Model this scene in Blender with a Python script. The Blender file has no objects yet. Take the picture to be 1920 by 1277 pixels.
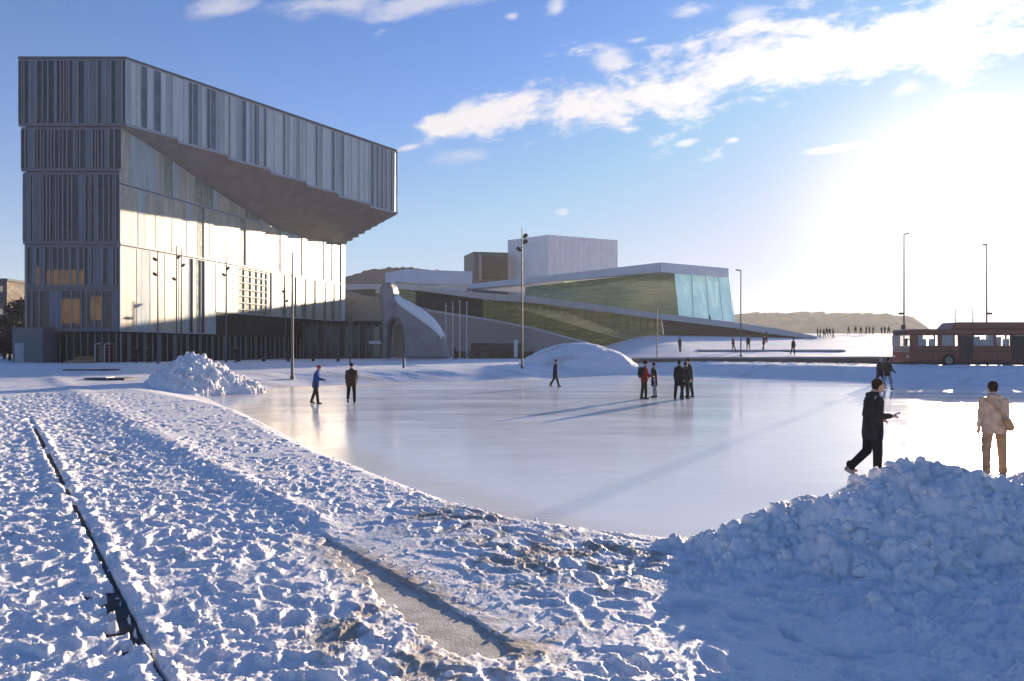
import bpy, bmesh, math, random
import numpy as np
from mathutils import Vector, Matrix
R = math.radians
random.seed(11)
S = bpy.context.scene
C = S.collection

# ------------------------------------------------------------------ camera
F = 1400.0; CAMZ = 2.3; HOR = 655.0
cd = bpy.data.cameras.new('camera'); cam = bpy.data.objects.new('camera', cd); C.objects.link(cam)
cam.location = (0, 0, CAMZ); cam.rotation_euler = (R(90), 0, 0)
cd.sensor_width = 36; cd.lens = F/1920*36; cd.shift_y = 16.5/1920
cd.clip_start = 0.1; cd.clip_end = 9000
S.camera = cam
# ------------------------------------------------------------------ light and sky
AZ, EL = R(31.6), R(8.0)
SKY_STRENGTH = 0.11
SUN_STRENGTH = 5.0
S.view_settings.view_transform = 'Standard'; S.view_settings.look = 'None'
S.view_settings.gamma = 1; S.view_settings.exposure = 1.32
sundir = Vector((math.sin(AZ)*math.cos(EL), math.cos(AZ)*math.cos(EL), math.sin(EL)))
sl = bpy.data.lights.new('sun', 'SUN'); sl.energy = SUN_STRENGTH; sl.angle = R(0.5); sl.color = (1, 0.81, 0.60)
so = bpy.data.objects.new('sun', sl); C.objects.link(so)
so.rotation_euler = (-sundir).to_track_quat('-Z', 'Y').to_euler(); so.location = (30, 40, 40)

class NT:
    """tiny helper that writes shader node maths"""
    def __init__(s, nt): s.nt = nt
    def node(s, t, **k):
        n = s.nt.nodes.new(t)
        for a, b in k.items(): setattr(n, a, b)
        return n
    def link(s, a, b): s.nt.links.new(a, b)
    def put(s, sock, v):
        if isinstance(v, (int, float)): sock.default_value = v
        elif isinstance(v, (tuple, list)):
            sock.default_value = tuple(v)+((1,) if len(v) == 3 and sock.type == 'RGBA' else ())
        else: s.link(v, sock)
    def m(s, op, a, b=0.0, c=0.0, clamp=False):
        n = s.node('ShaderNodeMath', operation=op); n.use_clamp = clamp
        s.put(n.inputs[0], a); s.put(n.inputs[1], b); s.put(n.inputs[2], c)
        return n.outputs[0]
    def smooth(s, v, a, b):
        n = s.node('ShaderNodeMapRange', interpolation_type='SMOOTHSTEP')
        s.put(n.inputs[0], v); n.inputs[1].default_value = a; n.inputs[2].default_value = b
        return n.outputs[0]
    def lin(s, v, a, b, c=0.0, d=1.0):
        n = s.node('ShaderNodeMapRange')
        s.put(n.inputs[0], v)
        for i, q in enumerate((a, b, c, d)): n.inputs[1+i].default_value = q
        return n.outputs[0]
    def mix(s, f, a, b, mode='MIX'):
        n = s.node('ShaderNodeMix', data_type='RGBA', blend_type=mode)
        s.put(n.inputs[0], f); s.put(n.inputs[6], a); s.put(n.inputs[7], b)
        return n.outputs[2]
    def noise(s, vec, scale, detail=4, rough=0.55, dist=0.0):
        n = s.node('ShaderNodeTexNoise')
        if vec is not None: s.link(vec, n.inputs['Vector'])
        n.inputs['Scale'].default_value = scale; n.inputs['Detail'].default_value = detail
        n.inputs['Roughness'].default_value = rough; n.inputs['Distortion'].default_value = dist
        return n.outputs[0]
    def vec(s, x, y, z=0.0):
        n = s.node('ShaderNodeCombineXYZ')
        s.put(n.inputs[0], x); s.put(n.inputs[1], y); s.put(n.inputs[2], z)
        return n.outputs[0]

W_ = bpy.data.worlds.new('World'); S.world = W_; W_.use_nodes = True
nt = W_.node_tree; nt.nodes.clear(); N = NT(nt)
sky = N.node('ShaderNodeTexSky', sky_type='NISHITA'); sky.sun_disc = False
sky.sun_elevation = EL; sky.sun_rotation = AZ
sky.air_density = 1.0; sky.dust_density = 0.3; sky.ozone_density = 2.6; sky.altitude = 0
tc = N.node('ShaderNodeTexCoord'); sep = N.node('ShaderNodeSeparateXYZ'); N.link(tc.outputs['Generated'], sep.inputs[0])
dx, dy, dz = sep.outputs
yy = N.m('MAXIMUM', dy, 0.04)
u = N.m('DIVIDE', dx, yy); v = N.m('DIVIDE', dz, yy)
fwd = N.smooth(dy, 0.15, 0.4)
# cloud streaks: coordinates turned along the long band
al = N.m('ADD', N.m('MULTIPLY', u, 0.98), N.m('MULTIPLY', v, 0.18))
ac = N.m('SUBTRACT', N.m('MULTIPLY', v, 0.98), N.m('MULTIPLY', u, 0.18))
n1 = N.noise(N.vec(N.m('MULTIPLY', al, 5.5), N.m('MULTIPLY', ac, 15)), 1.0, 7, 0.62, 0.35)
n2 = N.noise(N.vec(N.m('MULTIPLY', al, 22), N.m('MULTIPLY', ac, 46), 3.3), 1.0, 5, 0.6, 0.2)
nn = N.m('ADD', N.m('MULTIPLY', n1, 0.7), N.m('MULTIPLY', n2, 0.3))
vc = N.m('MULTIPLY_ADD', u, 0.16, 0.3165)
vc = N.m('ADD', vc, N.m('MULTIPLY', N.m('MULTIPLY', u, u), 0.10))
w = N.lin(u, -0.14, 0.62, 0.030, 0.088)
band = N.m('SUBTRACT', 1.0, N.m('DIVIDE', N.m('ABSOLUTE', N.m('SUBTRACT', v, vc)), w))
band = N.m('MULTIPLY', N.m('MAXIMUM', band, -1.0), N.smooth(u, -0.17, -0.10))
band = N.m('SUBTRACT', band, N.m('MULTIPLY', N.smooth(u, -0.10, -0.17), 1.0))
dens = N.m('MULTIPLY_ADD', band, 0.34, N.m('MULTIPLY_ADD', N.m('SUBTRACT', nn, 0.5), 2.7, 0.43))
cl = N.smooth(dens, 0.40, 0.78)
blobs = [(870, 205, 62, 30, .9), (1150, 115, 55, 38, .75), (1195, 75, 30, 10, .7), (1560, 279, 75, 12, .8), (1290, 267, 30, 9, .7),
         (1375, 262, 20, 9, .7), (1057, 398, 22, 12, .6), (770, 276, 30, 8, .7), (420, 12, 75, 26, .6), (620, 8, 160, 34, .62),
         (800, 4, 150, 26, .6), (1045, 14, 26, 26, .75), (1300, 18, 70, 30, .8), (960, 30, 16, 10, .6), (1700, 165, 50, 26, .8),
         (1790, 140, 55, 24, .75), (1400, 28, 60, 28, .6), (870, 290, 90, 20, .35)]
cur = cl
for (bx_, by_, ba, bb, st) in blobs:
    u0, v0, a_, b_ = (bx_-960)/F, (HOR-by_)/F, ba/F, bb/F
    q1 = N.m('DIVIDE', N.m('SUBTRACT', u, u0), a_)
    q2 = N.m('DIVIDE', N.m('SUBTRACT', N.m('SUBTRACT', v, v0), N.m('MULTIPLY', N.m('SUBTRACT', u, u0), 0.16)), b_)
    rr = N.m('SQRT', N.m('ADD', N.m('MULTIPLY', q1, q1), N.m('MULTIPLY', q2, q2)))
    d_ = N.m('ADD', N.m('SUBTRACT', 0.95, rr), N.m('MULTIPLY', N.m('SUBTRACT', nn, 0.5), 3.6))
    cur = N.m('MAXIMUM', cur, N.m('MULTIPLY', N.smooth(d_, 0.0, 0.9), st))
cl = N.m('MULTIPLY', cur, fwd)
# aureole round the sun
dotn = N.node('ShaderNodeVectorMath', operation='DOT_PRODUCT')
N.link(tc.outputs['Generated'], dotn.inputs[0]); dotn.inputs[1].default_value = sundir
ang = N.m('ARCCOSINE', N.m('MINIMUM', dotn.outputs['Value'], 0.99999))
g1 = N.m('EXPONENT', N.m('MULTIPLY', N.m('MULTIPLY', ang, ang), -1/(2*0.088**2)))
g2 = N.m('EXPONENT', N.m('MULTIPLY', ang, -1/0.17))
glow = N.m('ADD', N.m('MULTIPLY', g1, 3.6), N.m('MULTIPLY', g2, 2.1))
hs = N.node('ShaderNodeHueSaturation'); hs.inputs['Saturation'].default_value = 1.0; hs.inputs['Value'].default_value = 1.0
N.link(sky.outputs[0], hs.inputs['Color'])
base = N.mix(1.0, hs.outputs[0], (0.19, 0.44, 0.80), 'MULTIPLY')
base = N.mix(1.0, base, (1.1, 1.7, 3.0), 'DARKEN')
lowf = N.m('EXPONENT', N.m('MULTIPLY', N.m('MAXIMUM', dz, 0.0), -1/0.175))
base = N.mix(N.m('MULTIPLY', lowf, 0.85), base, (2.75, 2.85, 3.05))
gcol = N.mix(1.0, N.vec(glow, glow, glow), (1.0, 0.90, 0.76), 'MULTIPLY')
skyc = N.mix(1.0, base, gcol, 'ADD')
cb = N.m('MULTIPLY_ADD', g2, 5.0, 3.3)
ccol = N.mix(1.0, N.vec(cb, cb, cb), (1.0, 0.95, 0.95), 'MULTIPLY')
fin = N.mix(N.m('MULTIPLY', cl, 0.92), skyc, ccol)
bg = N.node('ShaderNodeBackground'); bg.inputs['Strength'].default_value = SKY_STRENGTH
N.link(fin, bg.inputs['Color'])
wo = N.node('ShaderNodeOutputWorld'); N.link(bg.outputs[0], wo.inputs['Surface'])

# ------------------------------------------------------------------ materials
MATS = {}
def mat(name, col, rough=0.6, metal=0.0, spec=0.5, var=0.0, vscale=3.0, bump=0.0, bscale=20.0, emit=None, alpha=1.0, stretch=None, col2=None, trans=0.0):
    if name in MATS: return MATS[name]
    m = bpy.data.materials.new(name); m.use_nodes = True; MATS[name] = m
    n = NT(m.node_tree); b = m.node_tree.nodes['Principled BSDF']
    b.inputs['Roughness'].default_value = rough; b.inputs['Metallic'].default_value = metal
    b.inputs['Specular IOR Level'].default_value = spec
    t = n.node('ShaderNodeTexCoord'); vec = t.outputs['Object']
    if stretch:
        mp = n.node('ShaderNodeMapping'); mp.inputs['Scale'].default_value = stretch
        n.link(vec, mp.inputs['Vector']); vec = mp.outputs[0]
    if col2 is None: col2 = tuple(max(0, c*(1-var)) for c in col); col = tuple(min(1, c*(1+var*0.5)) for c in col)
    nz = n.noise(vec, vscale, 5, 0.6)
    f = n.smooth(nz, 0.35, 0.65)
    n.link(n.mix(f, col, col2), b.inputs['Base Color'])
    if rough < 0.9:
        n.link(n.lin(n.noise(vec, vscale*3, 3), 0.3, 0.7, rough*0.85, min(1, rough*1.2)), b.inputs['Roughness'])
    if bump:
        bn = n.node('ShaderNodeBump'); bn.inputs['Strength'].default_value = bump; bn.inputs['Distance'].default_value = 0.02
        n.link(n.noise(vec, bscale, 5, 0.65), bn.inputs['Height']); n.link(bn.outputs[0], b.inputs['Normal'])
    if emit:
        b.inputs['Emission Color'].default_value = (*emit[:3], 1); b.inputs['Emission Strength'].default_value = emit[3]
    if alpha < 1: b.inputs['Alpha'].default_value = alpha
    if trans: b.inputs['Transmission Weight'].default_value = trans
    return m

def snow_mat(name, attr=True, rough=0.55, fine=1.0):
    m = bpy.data.materials.new(name); m.use_nodes = True; MATS[name] = m
    n = NT(m.node_tree); b = m.node_tree.nodes['Principled BSDF']
    t = n.node('ShaderNodeTexCoord'); vec = t.outputs['Object']
    base = n.mix(n.smooth(n.noise(vec, 1.3, 5), 0.35, 0.65), (0.91, 0.875, 0.85), (0.85, 0.82, 0.80))
    if attr:
        a = n.node('ShaderNodeAttribute'); a.attribute_name = 'dirt'
        nz = n.noise(vec, 9.0, 6, 0.7)
        dd = n.smooth(n.m('ADD', a.outputs['Fac'], n.m('MULTIPLY', n.m('SUBTRACT', nz, 0.5), 1.6)), 0.12, 0.85)
        dc = n.mix(n.noise(vec, 30, 4), (0.56, 0.46, 0.36), (0.30, 0.24, 0.18))
        base = n.mix(n.m('MULTIPLY', dd, n.smooth(a.outputs['Fac'], 0.02, 0.12)), base, dc)
    n.link(base, b.inputs['Base Color'])
    b.inputs['Roughness'].default_value = rough; b.inputs['Specular IOR Level'].default_value = 0.3
    b.inputs['Subsurface Weight'].default_value = 0.35 if attr else 0.0; b.inputs['Subsurface Scale'].default_value = 0.012; b.inputs['Subsurface Radius'].default_value = (1, .8, .7)
    bn = n.node('ShaderNodeBump'); bn.inputs['Strength'].default_value = 0.5*fine; bn.inputs['Distance'].default_value = 0.02
    n.link(n.noise(vec, 28, 6, 0.7), bn.inputs['Height']); n.link(bn.outputs[0], b.inputs['Normal'])
    return m
snow_m = snow_mat('snow')

def ice_mat():
    m = bpy.data.materials.new('ice'); m.use_nodes = True; MATS['ice'] = m
    n = NT(m.node_tree); b = m.node_tree.nodes['Principled BSDF']
    t = n.node('ShaderNodeTexCoord'); vec = t.outputs['Object']
    mp = n.node('ShaderNodeMapping'); mp.inputs['Scale'].default_value = (0.35, 1.0, 1); mp.inputs['Rotation'].default_value = (0, 0, R(-20))
    n.link(vec, mp.inputs['Vector'])
    big = n.noise(mp.outputs[0], 0.35, 5, 0.6, 0.5)
    mid = n.noise(mp.outputs[0], 2.2, 6, 0.65, 0.3)
    a = n.node('ShaderNodeAttribute'); a.attribute_name = 'dirt'
    base = n.mix(n.smooth(big, 0.35, 0.65), (0.76, 0.77, 0.80), (0.85, 0.85, 0.86))
    base = n.mix(n.m('MULTIPLY', n.smooth(mid, 0.5, 0.75), 0.5), base, (0.86, 0.86, 0.87))
    base = n.mix(n.smooth(n.m('ADD', a.outputs['Fac'], n.m('MULTIPLY', n.m('SUBTRACT', mid, 0.5), 0.8)), 0.15, 0.9), base, (0.70, 0.62, 0.53))
    for ang_, st_ in ((25, .5), (-50, .35), (80, .35)):
        m2 = n.node('ShaderNodeMapping'); m2.inputs['Scale'].default_value = (.25, 9, 1); m2.inputs['Rotation'].default_value = (0, 0, R(ang_)); n.link(vec, m2.inputs['Vector'])
        base = n.mix(n.m('MULTIPLY', n.smooth(n.noise(m2.outputs[0], 2.0, 5, .7, .3), .60, .68), st_), base, (.95, .95, .96))
    n.link(base, b.inputs['Base Color'])
    rr = n.lin(n.m('ADD', n.m('MULTIPLY', big, 0.6), n.m('MULTIPLY', mid, 0.4)), 0.35, 0.65, 0.10, 0.24)
    rr = n.m('ADD', rr, n.m('MULTIPLY', a.outputs['Fac'], 0.08))
    n.link(rr, b.inputs['Roughness']); b.inputs['IOR'].default_value = 1.31
    b.inputs['Specular IOR Level'].default_value = 0.75
    wv = n.noise(vec, 3.0, 4, 0.5)
    sc = n.noise(mp.outputs[0], 40, 4, 0.6)
    bn = n.node('ShaderNodeBump'); bn.inputs['Strength'].default_value = 0.12; bn.inputs['Distance'].default_value = 0.02
    n.link(n.m('ADD', wv, n.m('MULTIPLY', sc, 0.12)), bn.inputs['Height']); n.link(bn.outputs[0], b.inputs['Normal'])
    return m
ice_m = ice_mat()
pave_m = mat('granite_pavement', (0.58, 0.52, 0.45), 0.7, var=0.3, vscale=6, bump=0.5, bscale=60)
dark_m = mat('dark_wet_channel', (0.045, 0.034, 0.024), 0.6, var=0.3, vscale=5)

# ------------------------------------------------------------------ object helpers
def tag(o, label=None, cat=None, group=None, kind=None):
    if label: o['label'] = label
    if cat: o['category'] = cat
    if group: o['group'] = group
    if kind: o['kind'] = kind
    return o
def W(px, py, D): return Vector(((px-960)/F*D, D, CAMZ+(HOR-py)/F*D))
def X(px, D): return (px-960)/F*D
def Z(py, D): return CAMZ+(HOR-py)/F*D
class MB:
    def __init__(s): s.v = []; s.f = []; s.mi = []; s.cur = 0
    def add(s, vs, fs):
        o = len(s.v); s.v += [tuple(p) for p in vs]
        for f in fs: s.f.append([i+o for i in f]); s.mi.append(s.cur)
        return s
    def box(s, a, b):
        x0, y0, z0 = a; x1, y1, z1 = b
        return s.add([(x0,y0,z0),(x1,y0,z0),(x1,y1,z0),(x0,y1,z0),(x0,y0,z1),(x1,y0,z1),(x1,y1,z1),(x0,y1,z1)],
              [(3,2,1,0),(4,5,6,7),(0,1,5,4),(1,2,6,5),(2,3,7,6),(3,0,4,7)])
    def prism(s, pts, vec):
        n = len(pts); v = Vector(vec)
        return s.add([Vector(p) for p in pts]+[Vector(p)+v for p in pts],
              [tuple(range(n)), tuple(range(2*n-1, n-1, -1))]+[(i, i+n, (i+1) % n+n, (i+1) % n) for i in range(n)])
    def quad(s, a, b, c, d): return s.add([a, b, c, d], [(0, 1, 2, 3)])
    def loft(s, rings, cap=True):
        n = len(rings[0]); vs = [p for r in rings for p in r]; fs = []
        for k in range(len(rings)-1):
            for i in range(n):
                j = (i+1) % n
                fs.append((k*n+i, k*n+j, (k+1)*n+j, (k+1)*n+i))
        if cap: fs.append(tuple(range(n-1, -1, -1))); fs.append(tuple((len(rings)-1)*n+i for i in range(n)))
        return s.add(vs, fs)
    def tube(s, p0, p1, r0, r1=None, n=10, cap=True):
        p0, p1 = Vector(p0), Vector(p1); r1 = r0 if r1 is None else r1
        q = (p1-p0).to_track_quat('Z', 'Y')
        rg = lambda p, r: [p+q @ Vector((r*math.cos(2*math.pi*i/n), r*math.sin(2*math.pi*i/n), 0)) for i in range(n)]
        return s.loft([rg(p0, r0), rg(p1, r1)], cap)
    def capsule(s, p0, p1, r0, r1=None, n=10):
        p0, p1 = Vector(p0), Vector(p1); r1 = r0 if r1 is None else r1
        d = p1-p0; L = d.length
        if L < 1e-6: d = Vector((0, 0, 1)); L = 1e-6
        q = d.to_track_quat('Z', 'Y'); dn = d.normalized(); rings = []
        for a in (-80, -50, -20, 0): rings.append((p0+dn*r0*math.sin(R(a)), r0*math.cos(R(a))))
        for a in (0, 20, 50, 80): rings.append((p1+dn*r1*math.sin(R(a)), r1*math.cos(R(a))))
        return s.loft([[p+q @ Vector((r*math.cos(2*math.pi*i/n), r*math.sin(2*math.pi*i/n), 0)) for i in range(n)] for p, r in rings])
    def ell(s, c, rx, ry, rz, n=14, m=9):
        c = Vector(c); rings = []
        for k in range(1, m):
            a = math.pi*k/m-math.pi/2
            rings.append([c+Vector((rx*math.cos(a)*math.cos(2*math.pi*i/n), ry*math.cos(a)*math.sin(2*math.pi*i/n), rz*math.sin(a))) for i in range(n)])
        return s.loft(rings)
    def xf(s, start, M):
        for i in range(start, len(s.v)): s.v[i] = tuple(M @ Vector(s.v[i]))
    def build(s, name, mats, parent=None, smooth=False, bevel=0, loc=None):
        me = bpy.data.meshes.new(name); me.from_pydata(s.v, [], s.f); me.validate()
        mats = mats if isinstance(mats, (list, tuple)) else [mats]
        for m in mats: me.materials.append(m)
        if len(mats) > 1 and len(me.polygons) == len(s.mi): me.polygons.foreach_set('material_index', s.mi)
        b = bmesh.new(); b.from_mesh(me); bmesh.ops.recalc_face_normals(b, faces=b.faces); b.to_mesh(me); b.free()
        if smooth: me.polygons.foreach_set('use_smooth', [True]*len(me.polygons))
        o = bpy.data.objects.new(name, me); C.objects.link(o)
        if parent: o.parent = parent
        if loc: o.location = loc
        if bevel:
            bv = o.modifiers.new('bevel', 'BEVEL'); bv.width = bevel; bv.segments = 2; bv.limit_method = 'ANGLE'
        return o
def empty(name, loc=(0, 0, 0), rz=0):
    o = bpy.data.objects.new(name, None); C.objects.link(o); o.location = loc; o.rotation_euler = (0, 0, rz); o.empty_display_size = 0.2
    return o
def copy_tree(o, parent=None):
    c = o.copy(); C.objects.link(c); c.parent = parent
    for ch in list(o.children): copy_tree(ch, c)
    return c

# ------------------------------------------------------------------ numpy noise
rng = np.random.RandomState(5)
PERM = rng.permutation(4096); GR = rng.uniform(0, 2*np.pi, 4096)
def _h(ix, iy): return PERM[(PERM[ix & 4095]+iy) & 4095]
def perlin(x, y):
    ix = np.floor(x).astype(np.int64); iy = np.floor(y).astype(np.int64); fx = x-ix; fy = y-iy
    ux = fx*fx*fx*(fx*(fx*6-15)+10); uy = fy*fy*fy*(fy*(fy*6-15)+10)
    def g(a, b):
        t = GR[_h(ix+a, iy+b)]; return np.cos(t)*(fx-a)+np.sin(t)*(fy-b)
    n0 = g(0, 0)*(1-ux)+g(1, 0)*ux; n1 = g(0, 1)*(1-ux)+g(1, 1)*ux
    return (n0*(1-uy)+n1*uy)*1.5
def fbm(x, y, sc, octv=4, gain=0.5, seed=0.0):
    r = 0; a = 1.0; s = 0
    for k in range(octv):
        r = r+a*perlin(x/sc+seed+17.3*k, y/sc-seed+5.1*k); s += a; a *= gain; sc *= 0.5
    return r/s
def worley(x, y, sc, seed=0):
    x = x/sc+seed; y = y/sc+seed*0.7; ix = np.floor(x).astype(np.int64); iy = np.floor(y).astype(np.int64)
    d1 = np.full(x.shape, 9.0); d2 = d1.copy(); hh = np.zeros(x.shape)
    for a in (-1, 0, 1):
        for b in (-1, 0, 1):
            h = _h(ix+a, iy+b); jx = GR[h]/(2*np.pi); jy = GR[(h*7+13) & 4095]/(2*np.pi)
            d = np.hypot(ix+a+jx-x, iy+b+jy-y)
            nw = d < d1; d2 = np.where(nw, d1, np.minimum(d2, d)); hh = np.where(nw, jx, hh); d1 = np.where(nw, d, d1)
    return d1, d2, hh
def sm(t, a=0.0, b=1.0):
    t = np.clip((t-a)/(b-a), 0, 1); return t*t*(3-2*t)
def G0(px, py, z=0.0):
    D = (CAMZ-z)*F/(py-HOR); return ((px-960)/F*D, D)
RINK = [G0(*p) for p in [(415,742),(450,762),(500,788),(560,818),(620,848),(700,882),(780,913),(860,943),(960,980),(1060,1008),(1150,1022),(1260,1036)]]
RINK += [(3.2,8.3),(6,8.2),(12,9),(25,18),(34,30),(36,42)]
RINK += [G0(*p) for p in [(1920,723),(1700,717),(1440,709),(1290,703),(1200,700),(1020,712),(880,716),(750,719),(600,724),(500,731),(440,737)]]
def seg_dist(x, y, pts, closed=False):
    d = np.full(x.shape, 1e9); n = len(pts)
    for i in range(n if closed else n-1):
        ax, ay = pts[i][:2]; bx, by = pts[(i+1) % n][:2]
        ex, ey = bx-ax, by-ay; L = ex*ex+ey*ey
        t = np.clip(((x-ax)*ex+(y-ay)*ey)/L, 0, 1)
        d = np.minimum(d, np.hypot(x-ax-t*ex, y-ay-t*ey))
    return d
def inside(x, y, pts):
    c = np.zeros(x.shape, bool); n = len(pts)
    for i in range(n):
        ax, ay = pts[i]; bx, by = pts[(i+1) % n]
        if ay == by: continue
        k = ((ay > y) != (by > y)) & (x < (bx-ax)*(y-ay)/(by-ay)+ax); c ^= k
    return c
def rink_sd(x, y):
    d = seg_dist(x, y, RINK, True); return np.where(inside(x, y, RINK), -d, d)
L3 = [G0(px, py, .22) for px, py in [(470,800),(560,846),(660,878),(740,902),(850,940),(1000,996),(1130,1042),(1210,1066)]]
def ground_base(x, y, d=None):
    d = rink_sd(x, y) if d is None else d
    p = 0.42+sm(y, 25, 60)*0.38
    r = sm(x, 5, 24)*sm(y, 35, 47); p = p+(.95-p)*r
    w = 1.3+4.0*sm(y, 22, 40)*(1-.45*sm(x, 8, 20))
    return -0.08+(p+0.08)*np.where(d > 0, sm(d/w), 0)
RIDGE = [(.8,7.6,.0),(1.45,7.3,.34),(2.2,7.0,.66),(2.9,7.0,.92),(3.4,7.0,1.03),(3.68,7.0,1.23),(3.92,7.05,1.20),(4.2,7.1,1.05),(4.8,7.1,1.10),(5.8,7.2,1.25),(7.5,7.4,1.35),(9.5,7.8,1.0),(11.5,8.4,.5),(13,9,0)]
def ridge(x, y, pts, wf, wb, p=1.25):
    best = np.zeros(x.shape)
    for i in range(len(pts)-1):
        ax, ay, az = pts[i]; bx, by, bz = pts[i+1]
        ex, ey = bx-ax, by-ay; L = ex*ex+ey*ey
        t = np.clip(((x-ax)*ex+(y-ay)*ey)/L, 0, 1); z = az+t*(bz-az)
        cx = ax+t*ex; cy = ay+t*ey; dd = np.hypot(x-cx, y-cy)
        w = np.where(y > cy, wb, wf)*(0.35+0.65*z)
        best = np.maximum(best, z*np.clip(1-(dd/np.maximum(w, .05))**p, 0, 1))
    return best

def terrain(x, y):
    d = rink_sd(x, y); b = ground_base(x, y, d); h = b.copy(); dirt = np.zeros(x.shape)
    near = 1-sm(y, 30, 60)
    out = sm(d, 0.05, 1.2)
    # trampled relief
    wx = x+0.12*fbm(x, y, .7, 2, seed=3); wy = y+0.12*fbm(x, y, .7, 2, seed=9)
    f1 = fbm(wx, wy, .21, 4, .6, seed=1); f2 = fbm(wx, wy, 1.6, 3, .5, seed=2)
    rough = 0.25+0.85*sm(fbm(x, y, 1.8, 3, seed=7), -.3, .4)
    closew = 1-sm(y, 6, 22)
    n = (0.009+0.013*closew)*f1*rough+0.022*f2
    n += (0.010+0.008*closew)*np.clip(fbm(wx, wy, .13, 4, .65, seed=21), -.5, 1)*rough
    n += .013*fbm(x, y, .07, 3, .7, seed=23)*(1-sm(y, 9, 18))*(.4+.6*rough)
    h += out*(n+.03)*(0.25+0.75*near)+0.02
    # prints pressed by feet
    m = (y > 2) & (y < 34) & (x > -20) & (x < 9)
    hp = np.zeros(x.shape); hp[m] = sample(FOOT, x[m], y[m]); h += out*hp
    # kerb-side ridge of packed snow (long bright line)
    l2 = (x+1.87)*0.57+(y-7.5)*0.82*0; 
    tx, ty = -.57, .822
    s2 = (x+1.87)*tx+(y-7.5)*ty; o2 = (x+1.87)*ty-(y-7.5)*tx      # + is the side of the ice
    wav = 0.04*fbm(x, y, 1.2, 2, seed=31)
    h += np.where(s2 > -4.5, 1, 0)*0.05*sm(s2, -3.5, 1)*np.exp(-((o2+wav-.10)/(.13+.02*np.clip(s2, 0, 20)))**2)*out
    # broad flat path between the two lines, slightly lower
    h -= 0.035*np.exp(-((o2+1.1)/.55)**2)*sm(s2, 3, 6)*(1-sm(s2, 16, 22))
    thin = np.exp(-((o2-.1)/.7)**2)*sm(-s2, -1.0, .5)*(1-sm(-s2, 3.3, 4.2))
    h = h*(1-.92*thin)+(b+.006+.35*n)*.92*thin
    # bare strip of pavement beside it
    wid = np.clip(-s2*.125+.09, 0, .45)
    e = fbm(x, y, .22, 3, seed=12)
    bare = sm(-o2+.04*e, 0.0, .02)*sm(wid+o2+.13*e, 0, .07)*sm(-s2, -.05, .1)*(1-sm(-s2+.4*e, 3.1, 3.5))
    h = h*(1-bare)+(b-.03)*bare
    dz_ = np.exp(-((-s2-2.8)/1.0)**2)*np.exp(-((o2+.7)/.45)**2)
    dirt = np.maximum(dirt, dz_*.95*sm(fbm(x, y, .5, 3, seed=4), -.35, .2))
    dirt = np.maximum(dirt, .8*np.exp(-((-s2-1.6)/1.7)**2)*np.exp(-(np.abs(o2+.1)/.35)**2))
    # slot of the drain on the left
    s1 = (x+1.93)*tx+(y-4.16)*ty; o1 = (x+1.93)*ty-(y-4.16)*tx
    wv = .012*fbm(s1, s1*0+2, .5, 2)
    sw = .015+.007*fbm(s1, s1*0+7, .9, 3)+.003*np.clip(s1, 0, 12)
    slot = (1-sm(np.abs(o1+wv), sw*.7, sw))*sm(s1, -2.2, -2)*(1-sm(s1, 17, 20))*(1-sm(fbm(s1, s1*0+11, 1.1, 2), .22, .3)*sm(s1,2,3))
    h += .045*np.exp(-((np.abs(o1)-.1)/.07)**2)*sm(s1, -2, 0)*(1-sm(s1, 14, 20))*(0.6+fbm(x, y, .3, 2, seed=41))
    bp = sm(-o1+.05*e, .0, .03)*(1-sm(-o1+.22*e, .13, .17))*sm(s1+.15*e, .45, .6)*(1-sm(s1+.3*e, 1.95, 2.1))
    bp *= sm(fbm(x, y, .3, 3, seed=50), -.4, -.3)
    slot = np.maximum(slot, bp)
    h = h*(1-slot)+(b-.06)*slot
    # slot of the rink kerb
    d3 = seg_dist(x, y, L3); k3 = (1-sm(d3+.02*e, .02, .045))*sm(fbm(x, y, 1.1, 2, seed=61), -.22, -.05)
    h = h*(1-k3)+(b-.06)*k3
    brown = np.clip(1.2*np.exp(-((x-.45)/1.0)**2-((y-6.6)/.85)**2)+.9*np.exp(-((x+.6)/.8)**2-((y-8.2)/.9)**2)+.9*np.exp(-((x+.1)/.7)**2-((y-4.7)/.6)**2), 0, 1)*sm(d, .3, .7)
    dirt = np.maximum(dirt, brown*sm(fbm(x, y, .35, 4, .6, seed=71), -.45, .35))
    # thin tan crust just outside the ice
    dirt = np.maximum(dirt, .24*np.exp(-((d-.7)/.5)**2)*near)
    dirt = np.maximum(dirt, .50*sm(fbm(x*.30, y, 2.2, 4, seed=81), -.2, .4)*np.exp(-(np.clip(d, 0, 99)/7)**2)*sm(y, 33, 40)*(1-sm(x, 2, 9)))
    dirt = np.maximum(dirt, .45*sm(fbm(x*.22, y, 1.6, 5, .6, seed=83), .12, .4)*sm(y, 30, 45)*(1-sm(y, 95, 120)))
    dirt = np.maximum(dirt, .40*sm(fbm(x, y, 1.1, 5, .65, seed=85), .22, .45)*(1-sm(y, 25, 40))*sm(d, 0, 1))
    h += .07*fbm(x*.35, y, 1.5, 4, .6, seed=87)*sm(y, 30, 45)*(1-sm(y, 95, 120))*sm(d, .5, 3)
    # heaps
    w1, w2, hh = worley(x+.1*e, y, .34, 3); chunk = np.clip(w2-w1, 0, .5)*(0.5+hh)
    w1b, w2b, hb = worley(x, y+.1*e, .17, 8); chunk2 = np.clip(w2b-w1b, 0, .5)
    pz = ridge(x, y, [(a_, b_, max(0, c_-.13)) for a_, b_, c_ in RIDGE], 2.3, 1.5, 1.1)
    pz = pz*(1+.16*fbm(x, y, .8, 3, seed=91))
    pm = sm(pz, .03, .25)
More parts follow.
